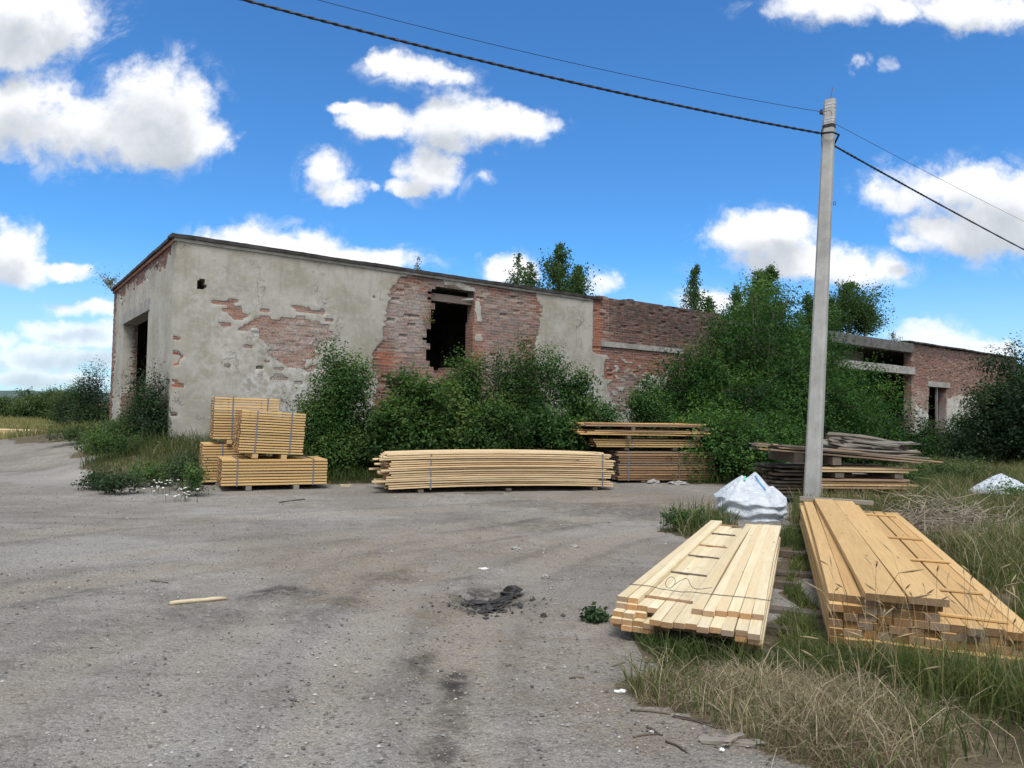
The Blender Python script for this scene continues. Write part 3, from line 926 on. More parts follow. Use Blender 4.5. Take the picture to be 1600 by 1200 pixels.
def attr_long(S, Z):
    qs, qz, r, c = brick_q(S, Z)
    j1 = (hash2(r, c, 1) - .5) * .22; j2 = (hash2(r, c, 2) - .5) * .14
    n1 = (fbm(S * 1.7, Z * 1.7, 30, 4) - .5)
    n2 = (fbm(S * 1.7 + 40, Z * 1.7, 31, 4) - .5)
    pl = (S < P925).astype(float)
    mixs, mixz = qs * .55 + S * .45 + n1 * .35, qz * .5 + Z * .5 + n2 * .25
    pl[inpoly(mixs, mixz, PA)] = 0
    for p in PATCH:
        hit = inpoly(qs * .7 + S * .3 + j1 * .9 + n1 * .3, qz + j2 * .8 + n2 * .12, p)
        pl[hit] = 0
    # bricks of the big patch that keep their plaster
    e = sdf_ell(S, Z, 470, 520, 22, 12) + n1
    big = inpoly(S, Z, PATCH[1])
    pl[(hash2(r, c, 3) > .74) & big] = .58
    for p in PATCH[:2]:
        near_ = poly_d(S, Z, p) < .32 + n1 * .3
        pl[near_ & (hash2(r, c, 23) > .84)] = .1
    for p in PLREM:
        pl[inpoly(S + n1 * .35, Z + n2 * .35, p)] = 1
    mott = inpoly(S, Z, wp_([(928, 550), (1070, 580), (1070, 640), (928, 640)])) & (hash2(r, c, 13) > .72)
    pl[mott] = np.maximum(pl[mott], .8)
    # blur so that edges are rounded
    k = pl.copy()
    k[1:-1, 1:-1] = (pl[1:-1, 1:-1] * 4 + pl[:-2, 1:-1] + pl[2:, 1:-1] + pl[1:-1, :-2] + pl[1:-1, 2:]) / 8
    k2 = k.copy()
    k2[1:-1, 1:-1] = (k[1:-1, 1:-1] * 2 + k[:-2, 1:-1] + k[2:, 1:-1] + k[1:-1, :-2] + k[1:-1, 2:]) / 6
    k = k2
    wh = np.zeros_like(S)
    for (u, v, a, b, w) in [(470, 525, 75, 45, .95), (400, 560, 80, 70, .55), (440, 605, 80, 50, 1.0), (400, 480, 110, 60, .35), (330, 560, 50, 60, .45), (640, 500, 55, 60, .85), (650, 560, 40, 40, .4), (470, 640, 60, 30, .9), (500, 500, 40, 60, .6), (780, 500, 55, 60, .42),
                            (790, 590, 50, 50, .6), (960, 640, 80, 60, .6), (350, 610, 60, 40, .45), (1480, 670, 90, 60, 1.0), (720, 455, 60, 20, .6), (350, 520, 40, 30, .4)]:
        wh = np.maximum(wh, w * (1 - sstep(sdf_ell(S, Z, u, v, a, b) + n1 * 1.2, .5, 1.15)))
    fr = np.zeros_like(S)
    for (u, v, a, b, w) in [(605, 560, 26, 16, 1), (932, 520, 9, 60, 1), (750, 545, 12, 40, .8), (445, 505, 80, 45, .7), (355, 485, 40, 25, .8), (940, 590, 30, 30, .7), (272, 580, 16, 40, 1), (1000, 570, 60, 14, .5), (745, 500, 10, 60, .6),
                            (480, 560, 60, 30, .8), (1435, 640, 14, 40, .5)]:
        fr = np.maximum(fr, w * (1 - sstep(sdf_ell(S, Z, u, v, a, b) + n1 * .9, .5, 1.1)))
    top = WTOP - Z
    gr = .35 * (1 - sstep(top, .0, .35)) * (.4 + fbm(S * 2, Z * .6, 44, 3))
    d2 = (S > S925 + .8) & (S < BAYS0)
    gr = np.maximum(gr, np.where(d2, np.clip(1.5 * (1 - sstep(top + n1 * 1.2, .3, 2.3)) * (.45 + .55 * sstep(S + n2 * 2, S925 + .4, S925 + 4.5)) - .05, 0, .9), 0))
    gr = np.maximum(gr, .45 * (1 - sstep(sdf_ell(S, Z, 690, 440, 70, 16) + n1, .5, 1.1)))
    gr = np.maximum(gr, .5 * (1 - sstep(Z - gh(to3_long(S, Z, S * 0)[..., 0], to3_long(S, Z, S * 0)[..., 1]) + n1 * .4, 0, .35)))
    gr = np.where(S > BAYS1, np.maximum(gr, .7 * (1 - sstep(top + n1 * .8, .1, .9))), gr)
    rough = np.where(S > S925, 1.0, .55)
    rough = np.where((S > S925) & (top < 1.8), 1.9, rough)
    return {'plaster': k, 'white': wh, 'fresh': fr, 'grime': np.clip(gr, 0, 1), 'rough': rough}


bld = empty('derelict_building', (float(CORNER[0]), float(CORNER[1]), 0), 0,
            'long derelict flat-roofed building with peeling plaster, bare red brick and a broken window hole', 'building')


def bpart(name, me, mats):
    o = link(name, me, None, mats)
    o.parent = bld
    o.matrix_parent_inverse = Matrix.Translation((-float(CORNER[0]), -float(CORNER[1]), 0))
    return o


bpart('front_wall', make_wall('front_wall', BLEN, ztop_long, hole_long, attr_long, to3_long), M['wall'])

GT0, GT1 = gable_tz(234, 470)[0], gable_tz(195, 490)[0]
GZT = gable_tz(234, 484)[1]


def hole_gable(T, Z):
    return (T > GT0) & (T < GT1) & (Z < GZT)


def attr_gable(T, Z):
    qs, qz, r, c = brick_q(T, Z)
    n1 = (fbm(T * 1.7, Z * 1.7, 70, 4) - .5)
    pl = np.ones_like(T)
    top = WTOP - Z
    e = top + n1 * 1.0 + .25 * hash2(r, c, 4)
    pl[(e < .55) & (T > .5)] = 0
    pl[(qs > BDEP - .55 - .5 * hash2(r, c, 6))] = 0
    for p in [gp_([(212, 425), (226, 418), (228, 436), (214, 446)]), gp_([(190, 620), (206, 620), (206, 660), (188, 660)])]:
        pl[inpoly(qs + n1 * .5, qz + n1 * .3, p)] = 0
    pl[(T > GT1 - .1) & (T < GT1 + .5) & (Z < 1.9) & (n1 > -.05)] = 0
    gr = .45 * (1 - sstep(top, .1, .9)) * (.3 + fbm(T * 3, Z * .3, 71, 3)) + .35 * (1 - sstep(Z, .6, 1.2))
    wh = .35 * sstep(fbm(T * 1.2, Z * .5, 75, 3), .45, .7)
    return {'plaster': pl, 'white': wh, 'fresh': np.zeros_like(T), 'grime': np.clip(gr, 0, 1), 'rough': np.ones_like(T) * .6}


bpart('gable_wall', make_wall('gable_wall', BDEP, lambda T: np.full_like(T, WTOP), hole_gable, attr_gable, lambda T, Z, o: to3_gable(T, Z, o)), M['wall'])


def slab(s0, s1, t0, t1, z0, z1, mb=None):
    """box in wall coordinates"""
    mb = mb or MB()
    P4 = [wxy(s0, t0), wxy(s1, t0), wxy(s1, t1), wxy(s0, t1)]
    V = [(p[0], p[1], z0) for p in P4] + [(p[0], p[1], z1) for p in P4]
    mb.add(V, [(3, 2, 1, 0), (4, 5, 6, 7), (0, 1, 5, 4), (1, 2, 6, 5), (2, 3, 7, 6), (3, 0, 4, 7)])
    return mb


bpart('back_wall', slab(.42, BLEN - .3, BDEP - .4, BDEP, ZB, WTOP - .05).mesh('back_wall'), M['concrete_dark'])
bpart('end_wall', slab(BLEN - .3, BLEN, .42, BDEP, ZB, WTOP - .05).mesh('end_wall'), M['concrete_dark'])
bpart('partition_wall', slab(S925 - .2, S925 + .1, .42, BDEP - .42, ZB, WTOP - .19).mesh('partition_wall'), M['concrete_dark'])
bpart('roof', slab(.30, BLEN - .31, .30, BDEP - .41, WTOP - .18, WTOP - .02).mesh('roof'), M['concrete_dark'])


def strip(name, f, L, prof, wob, mat, seed):
    """edge strip swept along a wall top with a slightly uneven run"""
    n_ = int(L / .12)
    s = np.linspace(0, L, n_ + 1)
    V = []
    for i, a in enumerate(s):
        w = wob * (fbm(np.array([a * .9]), np.array([0.]), seed, 4)[0] - .5) + wob * .3 * (hash2(np.array([i]), np.array([1]), seed)[0] - .5)
        for (o, z) in prof:
            V.append(f(a, z + w, o))
    k = len(prof)
    q = [(i * k + j, (i + 1) * k + j, (i + 1) * k + (j + 1) % k, i * k + (j + 1) % k) for i in range(n_) for j in range(k)]
    q += [tuple(range(k))] if k == 4 else []
    return bpart(name, npmesh(name, np.array(V), np.array(q)), mat)


fl_ = lambda a, z, o: to3_long(np.array(a), np.array(z), np.array(o))
fg_ = lambda a, z, o: to3_gable(np.array(a), np.array(z), np.array(o))
strip('roof_edge', lambda a, z, o: fl_(a - .12, z, o), S925 + .5, [(.10, WTOP - .055), (.10, WTOP + .035), (-.45, WTOP + .05), (-.45, WTOP + .0)], .03, M['felt'], 3)
strip('roof_edge', lambda a, z, o: fg_(a + .46, z, o), BDEP - .4, [(.10, WTOP - .05), (.10, WTOP + .03), (-.45, WTOP + .045), (-.45, WTOP + .0)], .03, M['felt'], 5)
strip('cornice', lambda a, z, o: fl_(a - .05, z, o), S925 - .1, [(.055, WTOP - .13), (.055, WTOP - .06), (-.1, WTOP - .06), (-.1, WTOP - .13)], .012, M['concrete'], 7)
strip('cornice', lambda a, z, o: fg_(a + .06, z, o), BDEP - .1, [(.055, WTOP - .14), (.055, WTOP - .06), (-.1, WTOP - .06), (-.1, WTOP - .14)], .012, M['wall'] if 0 else M['dbrick'], 8)
strip('roof_edge', lambda a, z, o: fl_(a + BAYS1 - .3, z, o), BLEN - BAYS1 + .3, [(.10, WTOP + .14), (.10, WTOP + .22), (-.45, WTOP + .25), (-.45, WTOP + .13)], .05, M['felt'], 13)
# gate lintel
mb = slab(-.05, .36, GT0 - .25, GT1 + .12, GZT - .02, GZT + .30)
o = bpart('gate_lintel', mb.mesh('gate_lintel'), M['concrete'])
# beams inside the broken hole
ha, hb_ = wall_sz(682, 452), wall_sz(735, 464)
bpart('lintel', slab(ha[0] - .1, hb_[0] + .5, .12, .34, ha[1] - .32, ha[1] - .10).mesh('lintel'), M['darkw'])  # lintel itself light grey; dark material stands in for shade inside the hole
a = wall_sz(706, 469); b = wall_sz(746, 469)
pA = to3_long(np.array(a[0]), np.array(a[1] - .05), np.array(-.25)); pB = to3_long(np.array(b[0] + .1), np.array(b[1] + .03), np.array(-.06))
bpart('broken_beam', MB().tube([pA, (pA + pB) / 2 + [0, 0, .03], pB], [.035, .06, .06], 5).mesh('broken_beam'), M['concrete'])
# ledge on the bare brick section
l0, l1 = wall_sz(938, 536), wall_sz(1066, 551)
bpart('ledge', slab(l0[0], l1[0], -.05, .05, l0[1] - .11, l0[1] + .07).mesh('ledge'), M['concrete'])
# open bay: two beams, a slab seen inside, a pier
b0, b1 = wall_sz(1300, 528), wall_sz(1423, 547)
bpart('concrete_beam', slab(BAYS0 - .6, BAYS1 + .05, -.10, .35, WTOP - .42, WTOP + .08).mesh('concrete_beam'), M['concrete_dark'])
bz = wall_sz(1420, 575)[1]
bpart('concrete_beam', slab(BAYS0 + 1.0, BAYS1 + .22, -.12, .3, bz - .34, bz + .06).mesh('concrete_beam'), M['concrete'])
bpart('inner_slab', slab(BAYS0 - 1.5, BAYS1 - .05, 2.6, 2.9, bz + .3, WTOP - .25).mesh('inner_slab'), M['concrete'])
wl = wall_sz(1451, 601); wr = wall_sz(1481, 603)
bpart('window_lintel', slab(wl[0] - .15, wr[0] + .2, -.05, .3, wl[1] - .1, wl[1] + .2).mesh('window_lintel'), M['concrete'])
wq = wall_sz(1467, 640)
mb = slab(wq[0], wq[0] + .12, .1, .2, wall_sz(1467, 700)[1] - .1, wl[1] - .12)
bpart('window_post', mb.mesh('window_post'), M['greyw'])

# ------------------------------------------------------------------ lumber
def plank_mesh(name, L, w, t, mats, seed=0, bow=.006, ch=.003, seg=6, rough=0.0, arch=0.0):
    """a sawn board along +X from its own origin, gently bowed, with chamfered edges and end faces of their own material"""
    r = np.random.default_rng(seed)
    hy, hz = w / 2, t / 2
    ch = min(ch, hz * .5)
    pts = np.array([(-hy + ch, -hz), (hy - ch, -hz), (hy, -hz + ch), (hy, hz - ch), (hy - ch, hz), (-hy + ch, hz), (-hy, hz - ch), (-hy, -hz + ch)])
    xs = np.linspace(0, L, seg + 1)
    by, bz_ = r.normal(0, bow), r.normal(0, bow * .3 * (arch == 0)) + arch
    V = []
    for i, x in enumerate(xs):
        k = 4 * (x / L) * (1 - x / L)
        jx = r.normal(0, rough * .3) if rough and i in (0, seg) else 0
        for (a, b) in pts:
            V.append((x + jx + (r.normal(0, rough) if rough and i in (0, seg) else 0), a + by * k + (r.normal(0, rough * .2) if rough else 0), b + bz_ * k))
    q = [(i * 8 + j, (i + 1) * 8 + j, (i + 1) * 8 + (j + 1) % 8, i * 8 + (j + 1) % 8) for i in range(seg) for j in range(8)]
    q = [f[::-1] for f in q]
    mi = [0] * len(q)
    for o, fl in ((0, True), (seg * 8, False)):
        for a in ((0, 1, 2, 7), (2, 3, 6, 7), (3, 4, 5, 6)):
            a = [i + o for i in a]
            q.append(a[::-1] if fl else a)
            mi.append(1)
    me = npmesh(name, np.array(V), np.array(q), matidx=mi)
    for m in mats: me.materials.append(m)
    return me


def strap_mesh(w, h, y0, z0, x, r=.012, th=.003):
    """flat band round a bundle in the YZ plane"""
    mb = MB()
    e = th
    mb.box((x, y0 + w / 2, z0 + h + e), (r * 2, w + 4 * e, e * 1.5))
    mb.box((x, y0 + w / 2, z0 - e), (r * 2, w + 4 * e, e * 1.5))
    mb.box((x, y0 - e, z0 + h / 2), (r * 2, e * 1.5, h + e * .4))
    mb.box((x, y0 + w + e, z0 + h / 2), (r * 2, e * 1.5, h + e * .4))
    return mb


def bundle(name, loc, rz, L, D, H, z0, nl, na, mats, label, group, straps=(.2, .8), tilt=(0, 0), stag=.0, stag_left=0.0, bow=.004, arch=0.0, ch=.004, seg=2, bearers=(.25, .7), bear_h=.09, gap=.017, bmat='yellow', wild=0.0, bsize=.1):
    """a strapped bundle: origin at its near left lower corner, X along the boards, Y away"""
    root = empty(name, (loc[0], loc[1], loc[2]), rz, label, 'lumber bundle', group)
    root.rotation_euler = (tilt[0], tilt[1], rz)
    r = np.random.default_rng(int(abs(loc[0]) * 100) + nl)
    t = H / nl; w = D / na
    protos = [plank_mesh('plank', L, w - .004, t - gap, mats, seed=i + nl * 10, bow=bow, ch=ch, seg=seg, arch=arch) for i in range(5)]
    first = True
    for l in range(nl):
        for a in range(na):
            o = bpy.data.objects.new('plank', protos[r.integers(5)])
            COL.objects.link(o)
            o.parent = root
            dx = r.normal(0, stag) - (abs(r.normal(0, stag_left)) if stag_left else 0)
            o.location = (dx, (a + .5) * w + r.normal(0, .002 + wild), z0 + (l + .5) * t)
            o.rotation_euler = (r.normal(0, .01 * (wild > 0)), 0, r.normal(0, .0008 + wild * .2))
            if (l + a) % 2: o.scale = (1, -1, 1)
    for k, s in enumerate(straps):
        strap_mesh(D, H, 0, z0, s * L).build('strap', M['strap'], root)
    for k, s in enumerate(bearers):
        MB().box((s * L, D / 2, z0 - bear_h / 2 - .003), (bsize, D * 1.02, bear_h - .006), ch=.006).build('bearer', M[bmat], root)
    return root


GB = 'strapped yellow bundles by the plastered wall'
YM = [M['yellow'], M['yellow_end']]
rz1 = math.radians(27)
p = gp(345, 769)
g0 = float(gh(p[0], p[1]))
bundle('lumber_bundle', (p[0], p[1], g0), rz1, 1.9, 1.0, .49, .10, 9, 7, YM, 'longest yellow board bundle, low at the front on two bearers by the wall corner', GB, (.14, .86), stag=.004, bmat='greyw', tilt=(0, .010))
cd, sd = math.cos(rz1), math.sin(rz1)
bundle('lumber_bundle', (p[0] + .24, p[1] + .16, g0 + .70), rz1 + .02, 1.16, .95, .80, 0, 16, 6, YM, 'tilted yellow board bundle resting on top of the long low bundle', GB, (.24, .78), tilt=(.0, .048), stag=.006)
q = (p[0] - .78, p[1] + .98)
g1 = float(gh(q[0], q[1]))
bundle('lumber_bundle', (q[0], q[1], g1), rz1, 1.2, .95, .76, .05, 14, 6, YM, 'yellow board bundle half hidden at the back, lowest under another bundle', GB, (.3, .8), stag=.004, bear_h=.05, bmat='greyw')
bundle('lumber_bundle', (q[0] + .18, q[1] + .03, g1 + .90), rz1, 1.22, .95, .84, 0, 16, 6, YM, 'topmost yellow board bundle standing at the back against the plastered wall', GB, (.28, .82), tilt=(0, .012), stag=.004)

# the long pale bundle
pl_, pr_ = gp(612, 769, .03), gp(962, 764, .03)
rzl = math.atan2(pr_[1] - pl_[1], pr_[0] - pl_[0])
Ll = float(np.hypot(*(pr_ - pl_)[:2]))
LG = [M['long'], M['long_end']]
lb = bundle('lumber_bundle', (pl_[0], pl_[1], 0), rzl, Ll, 1.0, .66, .07, 16, 6, LG, 'long cream board bundle with ragged left ends lying at the foot of the shrubs', None, (.16, .935), stag=.012, stag_left=.13, bow=.012, gap=.0125, bear_h=.07, bmat='darkw', bearers=(.12, .5, .9), wild=.003, seg=6, arch=.045)

# pale battens in the foreground: a wired bundle
uL = np.array([.400, .916]); ang = math.atan2(uL[1], uL[0])
root = empty('lumber_bundle', (.775, 5.16, 0), ang, 'pale cream batten bundle with stepped ends on the grass edge in the foreground', 'lumber bundle')
PM = [M['pine'], M['pine_end']]
protoP = [plank_mesh('plank', 4.15, .0742, .036, PM, seed=200 + i, bow=.008, seg=5, ch=.0025) for i in range(6)]
r = np.random.default_rng(3)


def put_plank(me, parent, loc, yaw=0.0, pitch=0.0, roll=0.0):
    o = bpy.data.objects.new('plank', me)
    COL.objects.link(o)
    o.parent = parent
    o.location = loc
    o.rotation_euler = (roll, pitch, yaw)
    return o


WB, TB = .078, .038
taper = .024
for l in range(5):
    for a in range(13):
        if l == 4 and (2 <= a <= 6): continue
        dx = r.normal(0, .02)
        if l == 3: dx += 0.02 if a < 4 else -.30 + r.normal(0, .03)
        if l == 4: dx += .06 if a < 2 else (-.05 if a < 9 else .03)
        if l == 2: dx += -.06 if a < 3 else (.05 if a < 11 else -.27)
        if l <= 1: dx += -.12 if (a < 4 or a > 10) else .02
        y = -(a + .5) * WB
        fy = r.normal(0, .002)
        put_plank(protoP[r.integers(6)], root, (dx, y + fy, .07 + (l + .5) * TB), yaw=taper * (a - 6) / 6. * .9 + r.normal(0, .001))
for k, x in enumerate((.25, 1.15, 1.95, 2.55, 3.35, 4.05)):
    MB().box((x, -.31, .07 + 4 * TB + .008), (.028, .34 if k else .40, .012), rotz(-.05), .001).build('spacer', M['darkw'] if k in (1, 2, 4) else M['brownw'], root)
for x in (.5, 2.0, 3.6):
    MB().box((x, -.55, .034), (.09, 1.3, .066), None, .004).build('bearer', M['darkw'], root)
wz = .07 + 5 * TB + .004
mbw = MB()
t = np.linspace(0, 1, 14)
mbw.tube(np.stack([.42 + .0 * t, -.0 - 1.03 * t, wz + .004 * np.sin(t * 9) - .012 * ((t > .17) & (t < .45))], -1), .0028, 5)
t = np.linspace(0, 1, 24)
mbw.tube(np.stack([.42 + .16 * np.sin(t * 7), -.33 - .28 * t, wz + .02 + .05 * np.sin(t * math.pi)], -1), .0022, 4)
t = np.linspace(0, 2 * math.pi, 20)
mbw.tube(np.stack([.50 + .06 * np.sin(t), -.30 + .035 * np.cos(t), wz + .03 + .03 * np.sin(t)], -1), .0022, 4)
mbw.build('tie_wire', M['wire'], root)

# orange planks on the right: loose, each plank a thing
LM = [M['larch'], M['larch_end']]
uR = np.array([.357, .934]); angR = math.atan2(uR[1], uR[0])
oR = np.array([2.21, 4.92])
protoR = [plank_mesh('plank', 5.9, w_, .05, LM, seed=300 + i, bow=.010, seg=6, ch=.003) for i, w_ in enumerate((.088, .088, .088, .088, .115, .115))]
GR = 'loose orange planks piled in the right foreground'


def loose(me, name, x, y, z, label, cat='plank', group=GR, yaw=0.0, o=oR, ang_=angR, roll=0.0, pitch=0.0):
    ob = bpy.data.objects.new(name, me)
    COL.objects.link(ob)
    c, s_ = math.cos(ang_), math.sin(ang_)
    ob.location = (o[0] + c * x - s_ * y, o[1] + s_ * x + c * y, z)
    ob.rotation_euler = (roll, pitch, ang_ + yaw)
    return tag(ob, label, cat, group)


r = np.random.default_rng(11)
for l in range(6):
    y = 0.0
    full = l < 4
    lim = 1.16 if full else .66
    while y < lim:
        i = int(r.integers(6))
        w_ = .092 if i < 4 else .119
        if y + w_ > lim + .06: break
        shift = -.05 * (l == 0) + r.normal(0, .016) + (.06 if l == 5 else 0)
        if y > .66: shift += .0 if l < 3 else -.02
        lab = 'square-ended orange plank stacked in the six-layer left half of the right foreground pile' if y < .62 else 'square-ended orange plank stacked in the lower right half of the right foreground pile'
        loose(protoR[i], 'plank', shift, -(y + w_ / 2) + .10 * 0 , .045 + (l + .5) * .0535, lab, group=GR, yaw=r.normal(0, .0016) + .010 * (l % 2 == 0) * (y < .1))
        y += w_
pw_ = plank_mesh('wide_plank', 5.75, .245, .048, LM, seed=401, bow=.006)
pw2 = plank_mesh('wide_plank', 5.6, .235, .048, LM, seed=402, bow=.006)
ztop6 = .045 + 6 * .0535
loose(pw_, 'wide_plank', -.05, -.345, ztop6 + .027, 'left of two wide smooth orange planks lying on top of the right foreground pile', group=None, yaw=.016)
loose(pw2, 'wide_plank', -.02, -.600, ztop6 + .027, 'right of two wide smooth orange planks lying on top of the right foreground pile', group=None, yaw=.018)
st_ = plank_mesh('spacer', .47, .035, .018, LM, seed=410, bow=.004, seg=3)
z4 = .045 + 4 * .0535 + .012
for k, (x, y, yw, lab) in enumerate([(.20, -.62, -.06, 'thin spacer batten nearest the camera on the lower tier of orange planks'), (1.0, -.66, -.02, 'thin spacer batten second from the near end of the lower orange tier'),
                                     (2.2, -.68, .05, 'thin spacer batten halfway along the lower tier of orange planks'), (3.5, -.66, -.03, 'short spacer batten on the far half of the lower orange tier'), (5.4, -.66, -.05, 'thin spacer batten at the far end of the lower orange tier')]):
    loose(st_, 'spacer_batten', x, y, z4, lab, 'batten', 'thin spacer battens on the orange planks', yaw=-math.pi / 2 + yw)
for k, (x, lab) in enumerate([(.55, 'dark old bearer plank under the near part of both foreground piles'), (2.0, 'dark old bearer plank under the middle of both foreground piles'), (3.1, 'dark old bearer plank under the far part of both foreground piles')]):
    loose(plank_mesh('bearer_plank', 1.65, .13, .04, [M['darkw'], M['darkw']], seed=420 + k, bow=.01, rough=.004), 'bearer_plank', x + .25, .55, .021, lab, 'plank', 'bearers under the foreground piles', yaw=-math.pi / 2 + .03)
loose(plank_mesh('weathered_beam', .95, .10, .055, [M['greyw'], M['greyw']], seed=430, bow=.004), 'weathered_beam', 5.72, .06, ztop6 + .032, 'grey weathered beam laid across the far end of the orange plank pile', 'beam', None, yaw=-math.pi / 2 - .05)

# back stack beside the long bundle
BK = gp(972, 757)
angB = math.radians(14)
oB = BK[:2]
wb = bundle('lumber_bundle', (BK[0] - .05, BK[1] + .2, 0.0), angB, 2.4, 1.2, .66, .06, 12, 7, [M['brownw'], M['greyw']], 'weathered brown board bundle at the bottom of the stack behind the cream bundle', 'bundles in the stack by the shrubs', (.1, .62), stag=.02, bow=.012, bear_h=.05, bmat='darkw', wild=.003)
bundle('lumber_bundle', (BK[0] - .50, BK[1] + .12, .80), angB, 2.62, 1.2, .19, 0, 4, 7, YM, 'yellow four-layer board bundle lying on the weathered brown one', 'bundles in the stack by the shrubs', (.3, .85), stag=.05, stag_left=.08, bear_h=.07, bmat='darkw', wild=.002)
pbs = [plank_mesh('plank', L_, .15, .028, [M['brownw'] if i % 2 else M['larch'], M['brownw']], seed=500 + i, bow=.03, seg=5) for i, L_ in enumerate((2.9, 2.75, 3.0))]
r = np.random.default_rng(5)
for l, zz in enumerate((1.10, 1.135, 1.17, 1.285, 1.32)):
    for a in range(7):
        loose(pbs[int(r.integers(3))], 'plank', -.78 + r.normal(0, .13), .2 + a * .165, zz + r.normal(0, .004), 'rough brown edged plank loose on top of the stack by the shrubs', group='loose planks on top of the stack by the shrubs', yaw=r.normal(0, .006), o=oB, ang_=angB, pitch=r.normal(0, .004))
for k, (x, zz, lab) in enumerate([(.2, 1.035, 'left spacer block under the loose brown planks of the back stack'), (1.9, 1.035, 'right spacer block under the loose brown planks of the back stack'), (.3, 1.225, 'left spacer block between the two top layers of brown planks'), (2.1, 1.225, 'right spacer block between the two top layers of brown planks')]):
    loose(plank_mesh('spacer_block', 1.2, .09, .075, [M['darkw'], M['darkw']], seed=520 + k), 'spacer_block', x, .1, zz, lab, 'block', 'spacer blocks in the back stack', yaw=math.pi / 2, o=oB, ang_=angB)

# weathered stack behind the pole
PK = gp(1284, 806)
angP = math.radians(4)
oP = np.array([PK[0] * (PK[1] + 1.25) / PK[1], PK[1] + 1.25])
GW = 'weathered planks stacked behind the pole'
r = np.random.default_rng(8)
protoW = [plank_mesh('plank', L_, .17, .032, [M['brownw'], M['greyw']], seed=600 + i, bow=.02, seg=5) for i, L_ in enumerate((1.75, 1.7, 1.8))]
protoY = [plank_mesh('plank', L_, .17, .032, [M['long'], M['brownw']], seed=610 + i, bow=.015, seg=5) for i, L_ in enumerate((1.85, 1.75))]
protoD = [plank_mesh('plank', L_, .18, .034, [M['darkw'], M['darkw']], seed=620 + i, bow=.03, seg=5) for i, L_ in enumerate((1.5, 1.35))]
protoG = [plank_mesh('plank', L_, .16, .026, [M['greyw'] if i else M['brownw'], M['greyw']], seed=630 + i, bow=.05, seg=6, rough=.012) for i, L_ in enumerate((2.7, 2.45, 2.8))]


def wlayer(zs, pro, x0, na, lab, jx=.05, y0=0.0, tilt=0.0, w=.185, jyaw=.008):
    for zz in zs:
        for a in range(na):
            loose(pro[int(r.integers(len(pro)))], 'plank', x0 + r.normal(0, jx), y0 + a * w, zz, lab, group=GW, yaw=r.normal(0, jyaw), o=oP, ang_=angP, pitch=tilt + r.normal(0, .003))


wlayer((.10, .145, .19), protoW, -.1, 6, 'brown weathered plank in the lowest tier behind the pole')
wlayer((.33, .375, .42, .465), protoY[:1] + protoW, -.15, 6, 'greyish brown plank in the middle tier behind the pole')
wlayer((.62, .665), protoY, -.2, 6, 'pale yellow plank in the upper tier behind the pole')
wlayer((.14, .20, .26, .32, .38, .44, .52, .58, .66), protoD, -.72, 4, 'dark rotting plank in the stack end left of the pole', jx=.08, y0=.35)
wlayer((.98, 1.02, 1.065), protoG, -.80, 5, 'silver grey warped plank sloping across the top of the stack behind the pole', jx=.16, tilt=.07, jyaw=.05, y0=.02)
for k, (x, zz, lab) in enumerate([(.35, .265, 'dark block under the middle tier behind the pole, on the left'), (1.35, .265, 'dark block under the middle tier behind the pole, on the right'), (.3, .545, 'dark block under the upper tier behind the pole, on the left'),
                                  (1.4, .545, 'dark block under the upper tier behind the pole, on the right'), (-.45, .85, 'dark block under the warped grey planks, left of the pole'), (.25, .80, 'thick brown block under the warped grey planks, right of the pole')]):
    loose(plank_mesh('spacer_block', 1.05, .16, (.18 if zz > .84 else .14) if zz > .7 else .08, [M['darkw'], M['darkw']], seed=640 + k), 'spacer_block', x, -.05, zz, lab, 'block', 'blocks in the stack behind the pole', yaw=math.pi / 2, o=oP, ang_=angP)
# heap of bark slabs on top
protoB = [plank_mesh('bark_slab', L_, .11, .03, [M['greyw'], M['darkw']], seed=660 + i, bow=.09, seg=7, rough=.03) for i, L_ in enumerate((1.5, 1.2, 1.35))]
for k in range(16):
    t_ = k / 15.
    loose(protoB[k % 3], 'bark_slab', .55 + r.normal(0, .15), .35 + .95 * t_, 1.04 + .16 * math.sin(t_ * 3) + r.normal(0, .03), 'curled grey bark slab heaped on the right end of the stack behind the pole', 'bark slab', 'bark slabs on the weathered stack', yaw=-.05 + r.normal(0, .16), o=oP, ang_=angP, roll=r.normal(0, .6), pitch=.09 + r.normal(0, .05))
# long pale boards out on the field, far left
FB = gp(82, 688)
fb = plank_mesh('long_plank', 7.0, .16, .04, [M['long'], M['long_end']], seed=700, bow=.04)
for k in range(18):
    loose(fb, 'long_plank', r.normal(0, .1), (k % 3) * .17, .10 + (k // 3) * .055, 'long pale plank lying in a low pile on the field beyond the building', group='long planks out on the field', o=np.array([FB[0], FB[1] + .2]), ang_=math.radians(168), yaw=r.normal(0, .006))

# ------------------------------------------------------------------ utility pole and wires
PB = np.array([*pix(1268, 792, 12.0)[:2], 0.0])
PT = pix(1297, 157, 12.0)
root = empty('utility_pole', tuple(PB), 0, 'tall grey concrete utility pole leaning slightly right behind the plank piles', 'utility pole')
axisv = PT - PB
mb = MB()


def pole_ring(f, k=1.0):
    c = axisv * f
    h = (.126 - .034 * f) * k; w2 = (.108 - .030 * f) * k; ch = .035
    a = rotz(math.radians(-38))
    pts = [(-h + ch, -w2), (h - ch, -w2), (h, -w2 + ch), (h, w2 - ch), (h - ch, w2), (-h + ch, w2), (-h, w2 - ch), (-h, -w2 + ch)]
    return [c + a @ np.array([x, y, 0]) for x, y in pts]


